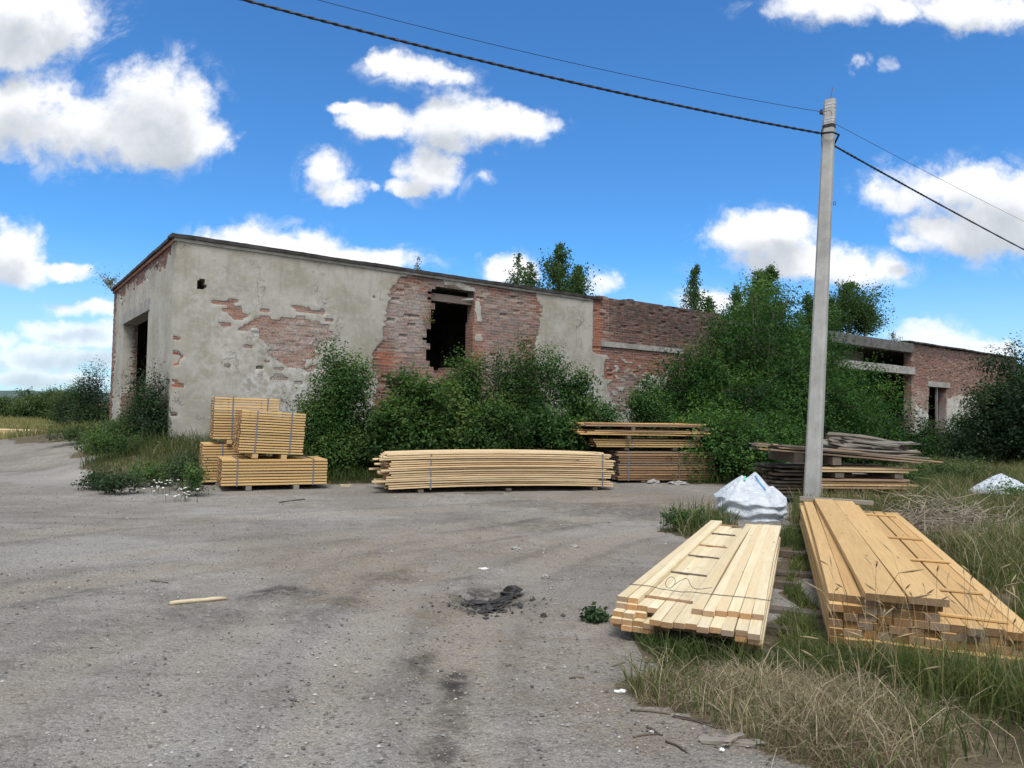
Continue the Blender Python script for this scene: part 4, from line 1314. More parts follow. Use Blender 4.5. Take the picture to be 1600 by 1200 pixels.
def pole_sec(f0, f1, k=1.0, nseg=1):
    V = []
    for i in range(nseg + 1):
        V += pole_ring(f0 + (f1 - f0) * i / nseg, k)
    q = [(i * 8 + j, i * 8 + (j + 1) % 8, (i + 1) * 8 + (j + 1) % 8, (i + 1) * 8 + j) for i in range(nseg) for j in range(8)]
    o = nseg * 8
    q += [(o, o + 1, o + 2, o + 7), (o + 2, o + 3, o + 6, o + 7), (o + 3, o + 4, o + 5, o + 6), (7, 2, 1, 0), (7, 6, 3, 2), (6, 5, 4, 3)]
    return np.array(V), q


V, q = pole_sec(-.03, 1.0, 1, 14)
mb.add(V, q)
mb.build('shaft', M['pole'], root)
for f in (.988, .981, .952, .946):
    m_ = MB(); m_.add(*pole_sec(f - .0022, f + .0022, 1.04)); m_.build('band', M['metal'], root)
m_ = MB(); m_.add(*pole_sec(.930, .938, 1.06)); m_.build('clamp', M['wire'], root)
MB().tube([axisv * .999, axisv * .999 + [.02, 0, .10], axisv + [.045, 0, .23]], .006, 5).build('earth_rod', M['rust'], root)
MB().tube([axisv * .999 + [.06, 0.05, 0], axisv + [.07, .05, .07]], .010, 5).build('rod_stub', M['rust'], root)
# hook and insulator on the yard side
hk = axisv * .962
MB().tube([hk + [-.10, -.03, 0], hk + [-.15, -.05, .005], hk + [-.165, -.06, .03]], .009, 5).build('hook', M['rust'], root)
m_ = MB(); m_.tube([hk + [-.165, -.06, .0], hk + [-.165, -.06, .035], hk + [-.165, -.06, .05], hk + [-.165, -.06, .075]], [.028, .034, .02, .024], 8); m_.build('insulator', M['asphalt'], root)
ck = axisv * .915
MB().tube([ck + [-.10, -.03, .14], ck + [-.135, -.04, .06], ck + [-.135, -.04, -.05]], .012, 5).build('cable_hanger', M['wire'], root)
MB().tube([ck + [-.13, -.05, -.04], ck + [-.15, -.05, -.1], ck + [-.14, -.05, -.24]], .005, 4).build('cable_tail', M['wire'], root)
t = np.linspace(0, 2 * math.pi, 12)
MB().tube(np.stack([axisv[0] * .74 + .10 + .022 * np.cos(t), axisv[1] * .74 - .13 + 0 * t, axisv[2] * .74 + .03 * np.sin(t)], -1), .005, 4).build('eye_ring', M['wire'], root)


def span(a, b, sag, n_=60, ext=0.0):
    t = np.linspace(0, 1 + ext, n_)
    p = a + (b - a) * t[:, None]
    p[:, 2] -= 4 * sag * t * (1 - t)
    return p


def twisted(mb, p, r_, off, turns, k=5):
    tn = np.gradient(p, axis=0)
    tn /= np.linalg.norm(tn, axis=1)[:, None]
    up = np.array([0, 0, 1.0])
    a = np.cross(tn, up); a /= np.linalg.norm(a, axis=1)[:, None]
    b = np.cross(a, tn)
    L = np.concatenate([[0], np.cumsum(np.linalg.norm(np.diff(p, axis=0), axis=1))])
    for s_ in (0, math.pi):
        ph = L * turns + s_
        mb.tube(p + off * (np.cos(ph)[:, None] * a + np.sin(ph)[:, None] * b), r_, k, True)


cA = PB + ck + [-.14, -.05, 0]
left = pix(375, -2, 9.0)
cb = MB()
twisted(cb, span(cA, left, .10, 260, 1.3), .0150, .008, 20)
cR = PB + axisv * .893 + [.13, .08, 0]
right = pix(1600, 390, 19.0)
twisted(cb, span(cR, right, .02, 200, 1.5), .0150, .008, 20)
cb.tube([cA, PB + ck + [-.02, -.19, -.03], PB + ck + [.12, -.13, -.05], cR], .018, 6)
tag(cb.build('power_cable', M['wire'], None, True), 'thick black twisted power cable slung low past the concrete pole', 'cable')
wA = PB + hk + [-.165, -.06, .04]
wb_ = MB()
wb_.tube(span(wA, pix(490, -2, 9.0), .10, 120, 1.3), .0048, 4)
wb_.tube(span(PB + axisv * .945 + [.13, .05, 0], pix(1600, 346, 19.0), .02, 90, 1.5), .0048, 4)
wb_.tube([wA, PB + hk + [-.05, -.16, .02], PB + axisv * .945 + [.13, .05, 0]], .0048, 4)
tag(wb_.build('overhead_wire', M['wire'], None, True), 'thin bare overhead wire running above the thick cable', 'wire')

# ------------------------------------------------------------------ white bulk bags
def bag_mat():
    m, n = material('woven_white_bag')
    tc = n.n('ShaderNodeTexCoord')
    v = tc.outputs['Object']
    f = n.noise(v, 5, 5, .6, .8)
    w = n.noise(n.vm('MULTIPLY', v, (3, 3, 11)), 2.2, 5, .6, 1.5)
    col = n.mix(n.mr(f, .35, .7), (0.47, 0.52, 0.57), (0.58, 0.62, 0.66))
    col = n.mix(n.mr(n.noise(v, 2.2, 4), .55, .75, 0, .35), col, (0.42, 0.41, 0.38))
    finish(n, col, .55, n.math('ADD', f, n.math('MULTIPLY', w, .8)), .9, .05, .35)
    return m


M['bag'] = bag_mat()


def bag(loc, rx, ry, h, peaks, seed, label, prints=(), rz=0.0):
    r_ = empty('bulk_bag', loc, rz, label, 'bag', 'white bulk bags')
    nu, nv = 150, 76
    U, Vv = np.meshgrid(np.linspace(0, 2 * math.pi, nu, endpoint=False), np.linspace(0, 1, nv))
    # polar disc with a draped height field and tucked-in skirt
    rad = np.where(Vv < .72, Vv / .72, 1.0)
    sk = np.clip((Vv - .72) / .28, 0, 1)
    ang_n = fbm(np.cos(U) * 1.3 + 5, np.sin(U) * 1.3 + 5, seed, 3) - .5
    sq = 1 / np.maximum(np.abs(np.cos(U)) ** 3 + np.abs(np.sin(U)) ** 3, 1e-3) ** (1 / 3.)
    R_ = (1 + .35 * ang_n) * (1 + .12 * (sq - 1))
    x = np.cos(U) * rad * rx * R_
    y = np.sin(U) * rad * ry * R_
    base = h * .33 * (1 - .35 * rad ** 2.5)
    hh_ = base
    for (px, py, ph, pr) in peaks:
        dx, dy = x - px, y - py
        d = np.hypot(dx, dy)
        th = np.arctan2(dy, dx)
        ph_ = ph * (1 + .13 * np.sin(th * 4 + seed) * np.clip(d / pr, 0, 1) + .07 * np.sin(th * 9 + 2 * seed) * np.clip(d / pr * 1.4, 0, 1))
        cand = ph_ * np.clip(1 - d / pr, 0, 1) ** .92 + base * .55
        hh_ = np.log(np.exp(26 * hh_) + np.exp(26 * cand)) / 26
    rid = np.abs(fbm(x * 3.2, y * 3.2, seed + 3, 3) - .5)
    hh_ = hh_ + .07 * (.10 - np.minimum(rid, .16)) * (1 - .4 * rad) + .006 * (vnoise(x * 14, y * 14, seed) - .5)
    ez = hh_
    z = np.where(sk > 0, ez * (1 - sk) + .0 * sk, ez)
    fold = 1 + (.02 + .07 * vnoise(U * 2.5, sk * 2, seed + 9)) * np.sin(sk * 11 + U * 3 + ang_n * 16) * (sk > 0) * (sk < 1) - .06 * sk ** 2 + .035 * np.sin(U * 17 + 9 * ang_n) * sk
    x, y = x * fold, y * fold
    V = np.stack([x, y, z], -1).reshape(-1, 3)
    idx = np.arange(nu * nv).reshape(nv, nu)
    q = np.stack([idx[:-1], np.roll(idx[:-1], -1, 1), np.roll(idx[1:], -1, 1), idx[1:]], -1).reshape(-1, 4)[:, ::-1]
    link('sack', npmesh('sack', V, q, smooth=True), r_, M['bag'])
    for (pts, w, mat) in prints:
        # loops lie on the fabric: find its height under each point
        P_ = []
        for (a, b) in pts:
            i = np.argmin((V[:, 0] - a) ** 2 + (V[:, 1] - b) ** 2)
            P_.append((a, b, V[i, 2] + .012))
        P_ = np.array(P_)
        tn = np.gradient(P_, axis=0); tn /= np.linalg.norm(tn, axis=1)[:, None]
        sd_ = np.cross(tn, [0, -.8, .6]); sd_ /= np.linalg.norm(sd_, axis=1)[:, None]
        A = np.concatenate([P_ + sd_ * w, P_ - sd_ * w])
        B = A + np.array([0, -.012, .008])
        nn = len(P_)
        VV = np.concatenate([A, B])
        qq = []
        for i in range(nn - 1):
            qq += [(2 * nn + i, 2 * nn + i + 1, 3 * nn + i + 1, 3 * nn + i), (i, nn + i, nn + i + 1, i + 1), (i, i + 1, 2 * nn + i + 1, 2 * nn + i), (nn + i, 3 * nn + i, 3 * nn + i + 1, nn + i + 1)]
        link('lifting_loop', npmesh('lifting_loop', VV, np.array(qq)), r_, mat)
    return r_


M['blue'] = plain('blue_webbing', (0.10, 0.30, 0.62), .6, 12, .3)
M['green'] = plain('green_webbing', (0.14, 0.45, 0.34), .6, 12, .3)
bp_ = gp(1188, 815)
bag((bp_[0], bp_[1] + .40, 0), .55, .46, .86, [(-.15, .0, .50, .66), (.07, .04, .56, .44), (.33, .0, .36, .44), (-.36, -.08, .20, .40)], 4,
    'crumpled white bulk bag with blue and green loops beside the pale battens',
    [([(.05, -.02), (.08, -.09), (.13, -.15), (.15, -.19)], .010, M['blue']), ([(-.11, -.02), (-.13, -.07), (-.15, -.12)], .013, M['green'])])
b2 = gp(1604, 806)
bag((b2[0], b2[1] + .5, float(gh(b2[0], b2[1])) - .02), .60, .45, .80, [(-.10, .0, .46, .75), (.28, .1, .36, .5)], 11, 'white bulk bag sunk in weeds under the dark shrub at the right', rz=.3)

# ------------------------------------------------------------------ trees and shrubs
def leaves(P0, nrm, size, var, r, aspect=.55):
    """diamond leaves, one folded quad each"""
    n_ = len(P0)
    nrm = nrm / (np.linalg.norm(nrm, axis=1)[:, None] + 1e-9)
    rv = r.normal(size=(n_, 3))
    a = np.cross(nrm, rv); a /= np.linalg.norm(a, axis=1)[:, None] + 1e-9
    b = np.cross(nrm, a)
    s = size[:, None]
    V = np.empty((n_, 4, 3))
    V[:, 0] = P0 - a * s * .5
    V[:, 1] = P0 + b * s * aspect * .5 + nrm * s * .08
    V[:, 2] = P0 + a * s * .5
    V[:, 3] = P0 - b * s * aspect * .5 + nrm * s * .08
    F_ = np.arange(n_ * 4).reshape(n_, 4)
    return V.reshape(-1, 3), F_, np.repeat(var, 4)


def sprays(blobs, n_sp, per, ln, leaf, r, up=.55, spread=.10, varbase=.45, tips=.3):
    """leafy shoots growing out of ellipsoid clumps (x, y, z, rx, ry, rz)"""
    blobs = np.array(blobs, float)
    wgt = (blobs[:, 3] * blobs[:, 4] * blobs[:, 5]) ** .67
    pick = r.choice(len(blobs), n_sp, p=wgt / wgt.sum())
    B = blobs[pick]
    d = r.normal(size=(n_sp, 3))
    d /= np.linalg.norm(d, axis=1)[:, None]
    rad = r.uniform(.35, .92, n_sp) ** .6
    s0 = B[:, :3] + d * B[:, 3:] * rad[:, None]
    dr = d * np.array([1, 1, .8]) + np.array([0, 0, up]) + r.normal(size=(n_sp, 3)) * .45
    dr /= np.linalg.norm(dr, axis=1)[:, None]
    L = ln * r.uniform(.4, 1.25, n_sp)
    t = (np.arange(per) + .5) / per
    t = t[None] + r.uniform(-.3, .3, (n_sp, per)) / per
    P_ = s0[:, None] + dr[:, None] * (L[:, None] * t)[..., None]
    P_[..., 2] -= (L[:, None] * t) ** 2 * .25
    P_ += r.normal(size=P_.shape) * spread * (1 - .4 * t)[..., None]
    nr = np.array([0, 0, .75]) + d[:, None] * .45 + r.normal(size=P_.shape) * .55
    clump = r.normal(0, .2, len(blobs))[pick]
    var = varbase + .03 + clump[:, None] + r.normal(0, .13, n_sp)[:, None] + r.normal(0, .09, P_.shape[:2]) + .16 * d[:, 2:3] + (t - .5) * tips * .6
    sz = leaf * r.uniform(.6, 1.25, P_.shape[:2]) * (1 - .3 * t)
    return P_.reshape(-1, 3), nr.reshape(-1, 3), sz.ravel(), np.clip(var.ravel(), .02, .98), (s0, dr, L)


def shrub(name, base, blobs, label, cat, group, mat, n_sp, per=9, ln=.45, leaf=.075, seed=0, up=.55, spread=.08, varbase=.45, stems=5, bark='bark', parts=('foliage', 'stem'), stem_r=.028, twigs=120, aspect=.6):
    r_ = np.random.default_rng(seed)
    root_ = empty(name, tuple(base), 0, label, cat, group)
    P_, nr, sz, var, (s0, dr, L) = sprays(blobs, n_sp, per, ln, leaf, r_, up, spread, varbase)
    ok = P_[:, 2] > .02
    V, F_, va = leaves(P_[ok], nr[ok], sz[ok], var[ok], r_, aspect)
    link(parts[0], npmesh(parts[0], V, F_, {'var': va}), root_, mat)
    mb_ = MB()
    bl = np.array(blobs)
    order = np.argsort(-bl[:, 2])[:stems]
    for i in order:
        c = bl[i, :3] + [0, 0, bl[i, 5] * .5]
        b0_ = np.array([r_.normal(0, .12), r_.normal(0, .12), -.05])
        md = b0_ * .5 + c * .5 + np.array([r_.normal(0, .08), r_.normal(0, .08), c[2] * .08])
        tt = np.linspace(0, 1, 7)[:, None]
        pts = (1 - tt) ** 2 * b0_ + 2 * tt * (1 - tt) * md + tt ** 2 * c
        mb_.tube(pts, np.linspace(stem_r, stem_r * .25, 7), 5, False)
    for i in r_.choice(len(s0), min(twigs, len(s0)), replace=False):
        e_ = s0[i] + dr[i] * L[i] * .9 - [0, 0, (L[i] * .9) ** 2 * .25]
        a_ = s0[i] * .75 + np.array([0, 0, max(s0[i][2] - .3, 0)]) * .25
        mb_.tube([a_, s0[i], e_], [.010, .006, .003], 3, False)
    mb_.build(parts[1], M[bark], root_)
    return root_


def ell(px, depth, top, w_px, base_z=0.0, nb=7, seed=0, full=1.0, lean=0.0, dome=.68, wy=.8, wild=0.0):
    """clumps filling a crown that the photo shows w_px wide with its top at row `top`"""
    r_ = np.random.default_rng(seed)
    nb = int(nb * 1.7)
    c = pix(px, top, depth)
    W_ = w_px * depth / F / 2
    H = c[2] - base_z
    bl = []
    for i in range(nb):
        f = (i + .5) / nb
        z = H * (.10 + .78 * f)
        ww = W_ * (1 - dome * max(0, f - .35) ** 1.3)
        k = 2 if f < .75 else 1
        for j in range(k):
            a_ = r_.uniform(0, 2 * math.pi)
            x = math.cos(a_) * ww * r_.uniform(.3, .7 + wild) + lean * f
            y = math.sin(a_) * ww * r_.uniform(.3, .7 + wild) * wy
            rr = ww * r_.uniform(.30, .52)
            bl.append((x, y, z + r_.normal(0, .06 * H), rr * full, rr * wy, H * r_.uniform(.08, .15)))
    return np.array([c[0], c[1], base_z]), bl


GS = 'shrubs along the yard wall'
specs = [
    # px, depth, top v, width px, nb, sprays, leaf, varbase, label
    (534, 15.9, 545, 112, 8, 2500, .075, .55, 'rounded bright green shrub against the plastered wall beside the yellow bundles'),
    (642, 15.9, 572, 140, 7, 2500, .08, .46, 'broad low green shrub behind the left end of the long cream bundle'),
    (738, 17.6, 530, 98, 9, 2300, .075, .54, 'upright shrub growing up into the broken window hole'),
    (778, 18.2, 545, 30, 8, 420, .06, .48, 'thin single-stemmed shrub right of the broken window hole'),
    (835, 17.2, 522, 140, 9, 3000, .075, .5, 'tall pointed green shrub in front of the patch of bare plaster'),
    (915, 17.4, 580, 115, 7, 1700, .08, .5, 'low spreading shrub behind the loose brown planks, left of the bare brick'),
    (760, 15.9, 632, 120, 6, 1500, .08, .40, 'low leafy shrub directly behind the middle of the cream bundle'),
    (695, 16.2, 612, 100, 6, 1300, .08, .60, 'yellowish green low shrub below the broken window hole'),
    (1020, 20.0, 590, 95, 7, 1500, .085, .47, 'shrub under the concrete ledge on the bare brick wall'),
    (865, 16.4, 630, 120, 6, 1300, .08, .42, 'dark low shrub behind the right end of the cream bundle'),
]
for i, (px, dp, top, wpx, nb, ns, lf, vb, lab) in enumerate(specs):
    base, bl = ell(px, dp, top, wpx, 0, nb, 100 + i)
    base[2] = float(gh(base[0], base[1]))
    bl = [(b[0], b[1], b[2] - base[2] * .6, b[3], b[4], b[5]) for b in bl]
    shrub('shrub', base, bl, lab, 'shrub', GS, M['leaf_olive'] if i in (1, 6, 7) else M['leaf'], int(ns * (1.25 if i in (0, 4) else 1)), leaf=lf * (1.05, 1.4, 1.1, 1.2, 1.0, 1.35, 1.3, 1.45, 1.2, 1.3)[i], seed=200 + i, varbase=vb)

# big trees in the middle right
GTm = 'dense trees growing against the bare brick wall'
for i, (px, dp, top, wpx, nb, ns, vb, lab) in enumerate([
        (1072, 22.0, 540, 104, 8, 1800, .50, 'lower green tree left of the others, hiding the brick wall above the back stack'),
        (1122, 22.6, 482, 116, 9, 2500, .54, 'peaked green tree between the lower left tree and the tallest one'),
        (1184, 22.0, 425, 150, 12, 3900, .55, 'tallest dense green tree in front of the bare brick wall left of the pole'),
        (1160, 20.6, 575, 120, 8, 1900, .46, 'broad low tree in front of the tallest tree'),
        (1226, 21.2, 560, 110, 8, 1700, .42, 'broad low tree just left of the concrete pole'),
        (1246, 23.5, 450, 122, 10, 2900, .47, 'peaked green tree directly behind the concrete pole'),
        (1140, 16.8, 652, 105, 7, 1900, .50, 'low leafy tree shoot cluster at the right end of the back stack'),
        (1330, 25.5, 565, 115, 8, 2100, .42, 'dark green tree in front of the open concrete bay right of the pole'),
        (1385, 24.0, 640, 95, 7, 1500, .40, 'low dark bushy tree above the bark slabs'),
        (1290, 21.5, 575, 90, 8, 1800, .40, 'bushy tree half hidden by the pole, above the weathered stack'),
        (1215, 18.5, 655, 90, 7, 1400, .44, 'low bushy tree between the white bag and the brick wall')]):
    base, bl = ell(px, dp, top, wpx, 0, nb, 300 + i, full=1.0, dome=.95 if top < 570 else .7, wild=.5)
    base[2] = float(gh(base[0], base[1]))
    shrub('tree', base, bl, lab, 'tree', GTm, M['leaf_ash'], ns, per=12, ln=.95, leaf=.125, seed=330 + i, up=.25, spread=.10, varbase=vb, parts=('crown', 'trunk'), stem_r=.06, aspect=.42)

# dark shrub on the right edge
for i, (px, dp, top, wpx, nb, ns, lab) in enumerate([
        (1574, 18.5, 555, 138, 8, 2500, 'large dark shrub at the right edge in front of the far brick wall'),
        (1592, 18.0, 522, 55, 9, 700, 'tall dark leafy shoots rising above the right-hand shrub'),
        (1640, 17.0, 560, 150, 8, 1700, 'dark shrub at the extreme right behind the sunken white bag'),
        (1504, 21.0, 640, 60, 6, 500, 'smaller dark shrub in front of the narrow window of the far wall'),
        (1455, 24.0, 660, 60, 6, 500, 'low shrub at the foot of the narrow window')]):
    base, bl = ell(px, dp, top, wpx, 0, nb, 400 + i)
    base[2] = float(gh(base[0], base[1]))
    shrub('dark_shrub', base, bl, lab, 'shrub', 'dark shrubs at the right edge', M['leaf_dark'], ns, leaf=.095, seed=430 + i, varbase=.42, ln=.5)

# left of the building
for i, (px, dp, top, wpx, nb, ns, mt, vb, lab) in enumerate([
        (148, 25.5, 585, 75, 7, 1700, 'leaf_dark', .45, 'dark shrub against the far corner of the gable wall'),
        (112, 26.5, 610, 60, 6, 1200, 'leaf_dark', .5, 'dark rounded shrub left of the gable wall, at the path edge'),
        (245, 16.6, 588, 34, 9, 620, 'leaf_dark', .55, 'tall slim shrub beside the building corner, its top in front of the gate'),
        (222, 17.0, 600, 44, 8, 800, 'leaf_dark', .5, 'tall leafy shrub in front of the dark gate opening'),
        (200, 17.6, 660, 60, 5, 500, 'leaf', .45, 'low green shrub in front of the gate jamb'),
        (468, 16.3, 628, 26, 5, 160, 'leaf_dark', .4, 'small dark sapling against the wall behind the tilted yellow bundle')]):
    base, bl = ell(px, dp, top, wpx, 0, nb, 500 + i)
    base[2] = float(gh(base[0], base[1]))
    bl = [(b[0], b[1], max(.1, b[2] - base[2] * .7), b[3], b[4], b[5]) for b in bl]
    shrub('shrub', base, bl, lab, 'shrub', 'shrubs round the gable', M[mt], ns, leaf=.075, seed=530 + i, varbase=vb, up=.9, ln=.5)
for i, (px, dp, top, wpx, ns, lab) in enumerate([
        (20, 62, 622, 70, 700, 'pale green field shrub furthest left by the yellow field strip'), (52, 58, 617, 60, 800, 'mid green field shrub left of the building in the background'),
        (80, 60, 612, 50, 800, 'taller field shrub seen just left of the dark gable shrubs'), (105, 55, 606, 50, 800, 'field shrub behind the dark shrubs at the gable')]):
    base, bl = ell(px, dp, top, wpx, 0, 5, 560 + i)
    base[2] = float(gh(base[0], base[1]))
    shrub('field_shrub', base, bl, lab, 'shrub', 'field shrubs beyond the yard', M['leaf_field'], ns, per=12, leaf=.20, seed=570 + i, spread=.2, ln=.9, twigs=10)

# weeds
GWd = 'weed clumps at the foot of the building'
for i, (u, v, wpx, hh, mt, lab) in enumerate([
        (152, 718, 48, .30, 'leaf_dark', 'grey green weed clump at the gravel edge, furthest left of the building corner'), (187, 720, 55, .34, 'leaf_dark', 'dark weed clump left of the grass at the building corner'),
        (238, 712, 55, .45, 'leaf', 'grassy weed clump in front of the building corner'), (287, 716, 45, .65, 'leaf_dark', 'tall weed clump between the corner and the yellow bundles'),
        (172, 703, 70, .5, 'leaf', 'green weed clump behind the grey green one at the gravel edge'), (303, 722, 30, .5, 'leaf', 'narrow green weed clump touching the back yellow bundle'),
        (110, 688, 60, .4, 'leaf_field', 'pale weed clump at the path edge, furthest left before the field'), (165, 682, 60, .5, 'leaf', 'green weed clump at the foot of the gable wall'),
        (140, 690, 90, .5, 'leaf_field', 'pale weed clump at the foot of the dark gable shrubs'), (195, 698, 60, .6, 'leaf_field', 'weed clump in front of the gate'),
        (545, 745, 60, .5, 'leaf', 'weed clump between the yellow bundles and the cream bundle'), (575, 740, 40, .45, 'leaf_field', 'broad-leaved weed at the left end of the cream bundle'),
        (1297, 786, 32, .62, 'leaf', 'green sapling sprouting at the right foot of the pole'), (933, 972, 18, .045, 'leaf_dark', 'flat green weed rosette on the gravel left of the pale battens'),
        (1075, 828, 60, .22, 'leaf', 'low weed tuft on the gravel left of the white bag'), (1450, 760, 80, .5, 'leaf_field', 'weed clump right of the weathered stack'), (1510, 765, 80, .5, 'leaf_field', 'weed clump left of the sunken white bag'),
        (1420, 775, 60, .4, 'leaf', 'green weed clump at the right foot of the weathered stack'), (1585, 800, 60, .45, 'leaf', 'weed clump in front of the sunken white bag'), (1545, 720, 90, .9, 'leaf', 'weed clump behind the sunken white bag')]):
    b_ = gpoint(u, v)
    W_ = wpx * b_[1] / F / 2
    r_ = np.random.default_rng(700 + i)
    bl = [(r_.normal(0, W_ * .45), r_.normal(0, W_ * .35), hh * r_.uniform(.25, .6), W_ * .5, W_ * .45, hh * .32) for _ in range(6)]
    shrub('weed_clump', b_, bl, lab, 'weed', GWd if v > 600 else None, M[mt], max(60, int(420 * W_ * (1 + hh))), per=9, ln=hh * .7, leaf=.06, seed=720 + i, up=1.2, spread=.04, varbase=.55, stems=4, stem_r=.006, twigs=30)


# birches on and behind the roof
def birch(px, top, depth, wpx, label, seed, dens=1.0, base_z=None, leaf=.09, spare=1.0):
    r_ = np.random.default_rng(seed)
    tp = pix(px, top, depth)
    bz_ = WTOP - .03 if base_z is None else base_z
    H = tp[2] - bz_
    W_ = wpx * depth / F / 2
    root_ = empty('birch_tree', (tp[0], tp[1], bz_), 0, label, 'tree', 'young birches along the roof')
    lean = r_.normal(0, .04, 2)
    tz = np.linspace(0, 1, 9)
    trunk = np.stack([lean[0] * tz * H + .03 * np.sin(tz * 7), lean[1] * tz * H, tz * H * .97], -1)
    mb_ = MB().tube(trunk, np.linspace(.05, .008, 9), 5, False)
    Ps, Ns, Ss, Vs = [], [], [], []
    nbr = int(30 + 16 * H)
    for i in range(nbr):
        f = r_.uniform(.08, .97)
        o_b = np.array([np.interp(f, tz, trunk[:, k]) for k in range(3)])
        az = r_.uniform(0, 2 * math.pi)
        ln = W_ * (1.35 - 1.22 * f) * r_.uniform(.5, 1.2)
        dv = np.array([math.cos(az), math.sin(az), r_.uniform(.5, 1.3)])
        dv /= np.linalg.norm(dv)
        e_ = o_b + dv * ln * 1.25
        mb_.tube([o_b, (o_b + e_) / 2 + [0, 0, -.03 * ln], e_], [.012, .008, .003], 3, False)
        k = max(4, int(78 * dens * (ln + .15)))
        t_ = r_.uniform(.15, 1.08, k)
        pts = o_b + (e_ - o_b) * t_[:, None] + r_.normal(size=(k, 3)) * (.05 + .10 * ln)
        pts[:, 2] -= np.abs(r_.normal(0, .05, k))
        Ps.append(pts); Ns.append(r_.normal(size=(k, 3)) + [0, 0, .3]); Ss.append(leaf * r_.uniform(.7, 1.3, k))
        Vs.append(np.clip(.5 + r_.normal(0, .13) + r_.normal(0, .13, k), 0.02, .98))
    V, F_, va = leaves(np.concatenate(Ps), np.concatenate(Ns), np.concatenate(Ss), np.concatenate(Vs), r_, .75)
    link('crown', npmesh('crown', V, F_, {'var': va}), root_, M['leaf_birch'])
    mb_.build('trunk', M['birchbark'], root_)


for i, (px, top, dp, wpx, dn, lab) in enumerate([
        (808, 392, 29, 46, .45, 'sparse birch with thin upright twigs on the roof, leftmost of the birch pair'), (832, 408, 28.5, 46, .7, 'short birch squeezed between the sparse one and the full one on the roof'),
        (877, 380, 29, 74, 1.5, 'full bushy birch on the roof above the patch of bare plaster'), (905, 412, 29.5, 40, 1.2, 'small birch at the right side of the full one on the roof'),
        (1083, 410, 33, 38, 1.0, 'slim single birch standing clear above the dark brick parapet'), (1108, 462, 33, 34, .8, 'tiny birch right of the slim one on the parapet'),
        (1140, 438, 31, 64, 1.2, 'small birch left of the twin tall ones behind the dense trees'), (1176, 418, 31, 84, 1.7, 'left of the twin tall birches behind the dense trees'),
        (1209, 407, 31.5, 96, 2.0, 'right of the twin tall birches behind the dense trees'), (1260, 450, 33, 76, 1.6, 'birch just left of the pole above the roofline'),
        (1324, 442, 37, 92, 1.9, 'tallest birch right of the pole above the open concrete bay'), (1350, 478, 37, 64, 1.5, 'short broad birch at the right of the open concrete bay roof'), (1300, 466, 36, 50, 1.4, 'birch partly hidden by the pole above the open concrete bay')]):
    base_z = None
    if 1120 < px < 1280: base_z = 2.2
    birch(px, top, dp, wpx, lab, 800 + i, dn, base_z)
birch(172, 438, 24.0, 50, 'wispy sapling growing out of the left end of the gable roof', 830, .25, WTOP - .1, .05)
birch(655, 398, 22.5, 20, 'thin bare sapling on the roof edge above the plaster', 831, .12, WTOP - .1, .05)
birch(1397, 518, 38.5, 20, 'tiny yellowing sapling on the concrete beam of the open bay', 832, .4, WTOP - .1, .05)
# yellow weed on the broken edge of the hole
s_, z_ = wall_sz(667, 508)
pw = to3_long(np.array(s_), np.array(z_), np.array(.03))
shrub('yellow_weed', pw, [(0, 0, .1, .1, .1, .2), (.05, -.05, .35, .1, .1, .15), (-.1, 0, -.1, .12, .08, .12)], 'yellowing weed rooted in the broken brick edge of the window hole', 'weed', None, M['leaf_yellow'], 34, per=6, ln=.25, leaf=.06, seed=77, spread=.05, stems=2, stem_r=.008, twigs=12)

# ------------------------------------------------------------------ grass
def blades(x, y, h, lean, w, var, r_, head=None, zfun=gh):
    n_ = len(x)
    z = zfun(x, y)
    az = r_.uniform(0, 2 * math.pi, n_)
    lx, ly = np.cos(az) * lean * h, np.sin(az) * lean * h
    pa = r_.uniform(0, 2 * math.pi, n_)
    sx, sy = np.cos(pa) * w * .5, np.sin(pa) * w * .5
    lv = [(0, 0, 1.0), (.40, .14, .9), (.75, .5, .65), (1.0, 1.0, 0)]
    V = np.empty((n_, 7, 3))
    for k, (f, b, ww) in enumerate(lv):
        hz_ = h * f * np.maximum(1 - .35 * lean * b, .12)
        if k < 3:
            V[:, 2 * k] = np.stack([x + lx * b - sx * ww, y + ly * b - sy * ww, z + hz_ - .01], -1)
            V[:, 2 * k + 1] = np.stack([x + lx * b + sx * ww, y + ly * b + sy * ww, z + hz_ - .01], -1)
        else:
            V[:, 6] = np.stack([x + lx * b, y + ly * b, z + hz_ - .01], -1)
    b0_ = np.arange(n_)[:, None] * 7
    q = np.concatenate([b0_ + np.array([[0, 1, 3, 2]]), b0_ + np.array([[2, 3, 5, 4]])])
    t3 = b0_ + np.array([[4, 5, 6]])
    return V.reshape(-1, 3), q, t3, np.repeat(var, 7)


HB = gp(1500, 845)


def footprint(x, y):
    """ground taken up by the two foreground piles and the bags"""
    r_ = np.zeros(np.shape(x), bool)
    for (o, a, L_, W_) in (((.775, 5.16), ang, 4.2, 1.03), (tuple(oR), angR, 5.9, 1.17)):
        dx, dy = x - o[0], y - o[1]
        c, s2 = math.cos(a), math.sin(a)
        lx, ly = dx * c + dy * s2, -dx * s2 + dy * c
        r_ |= (lx > -.12) & (lx < L_) & (ly < .03) & (ly > -W_ - .03)
    r_ |= ((x - HB[0]) / 1.3) ** 2 + ((y - HB[1] - .4) / .9) ** 2 < 1
    r_ |= np.hypot(x - bp_[0], y - bp_[1] - .4) < .55
    r_ |= np.hypot(x - b2[0], y - b2[1] - .5) < .6
    return r_


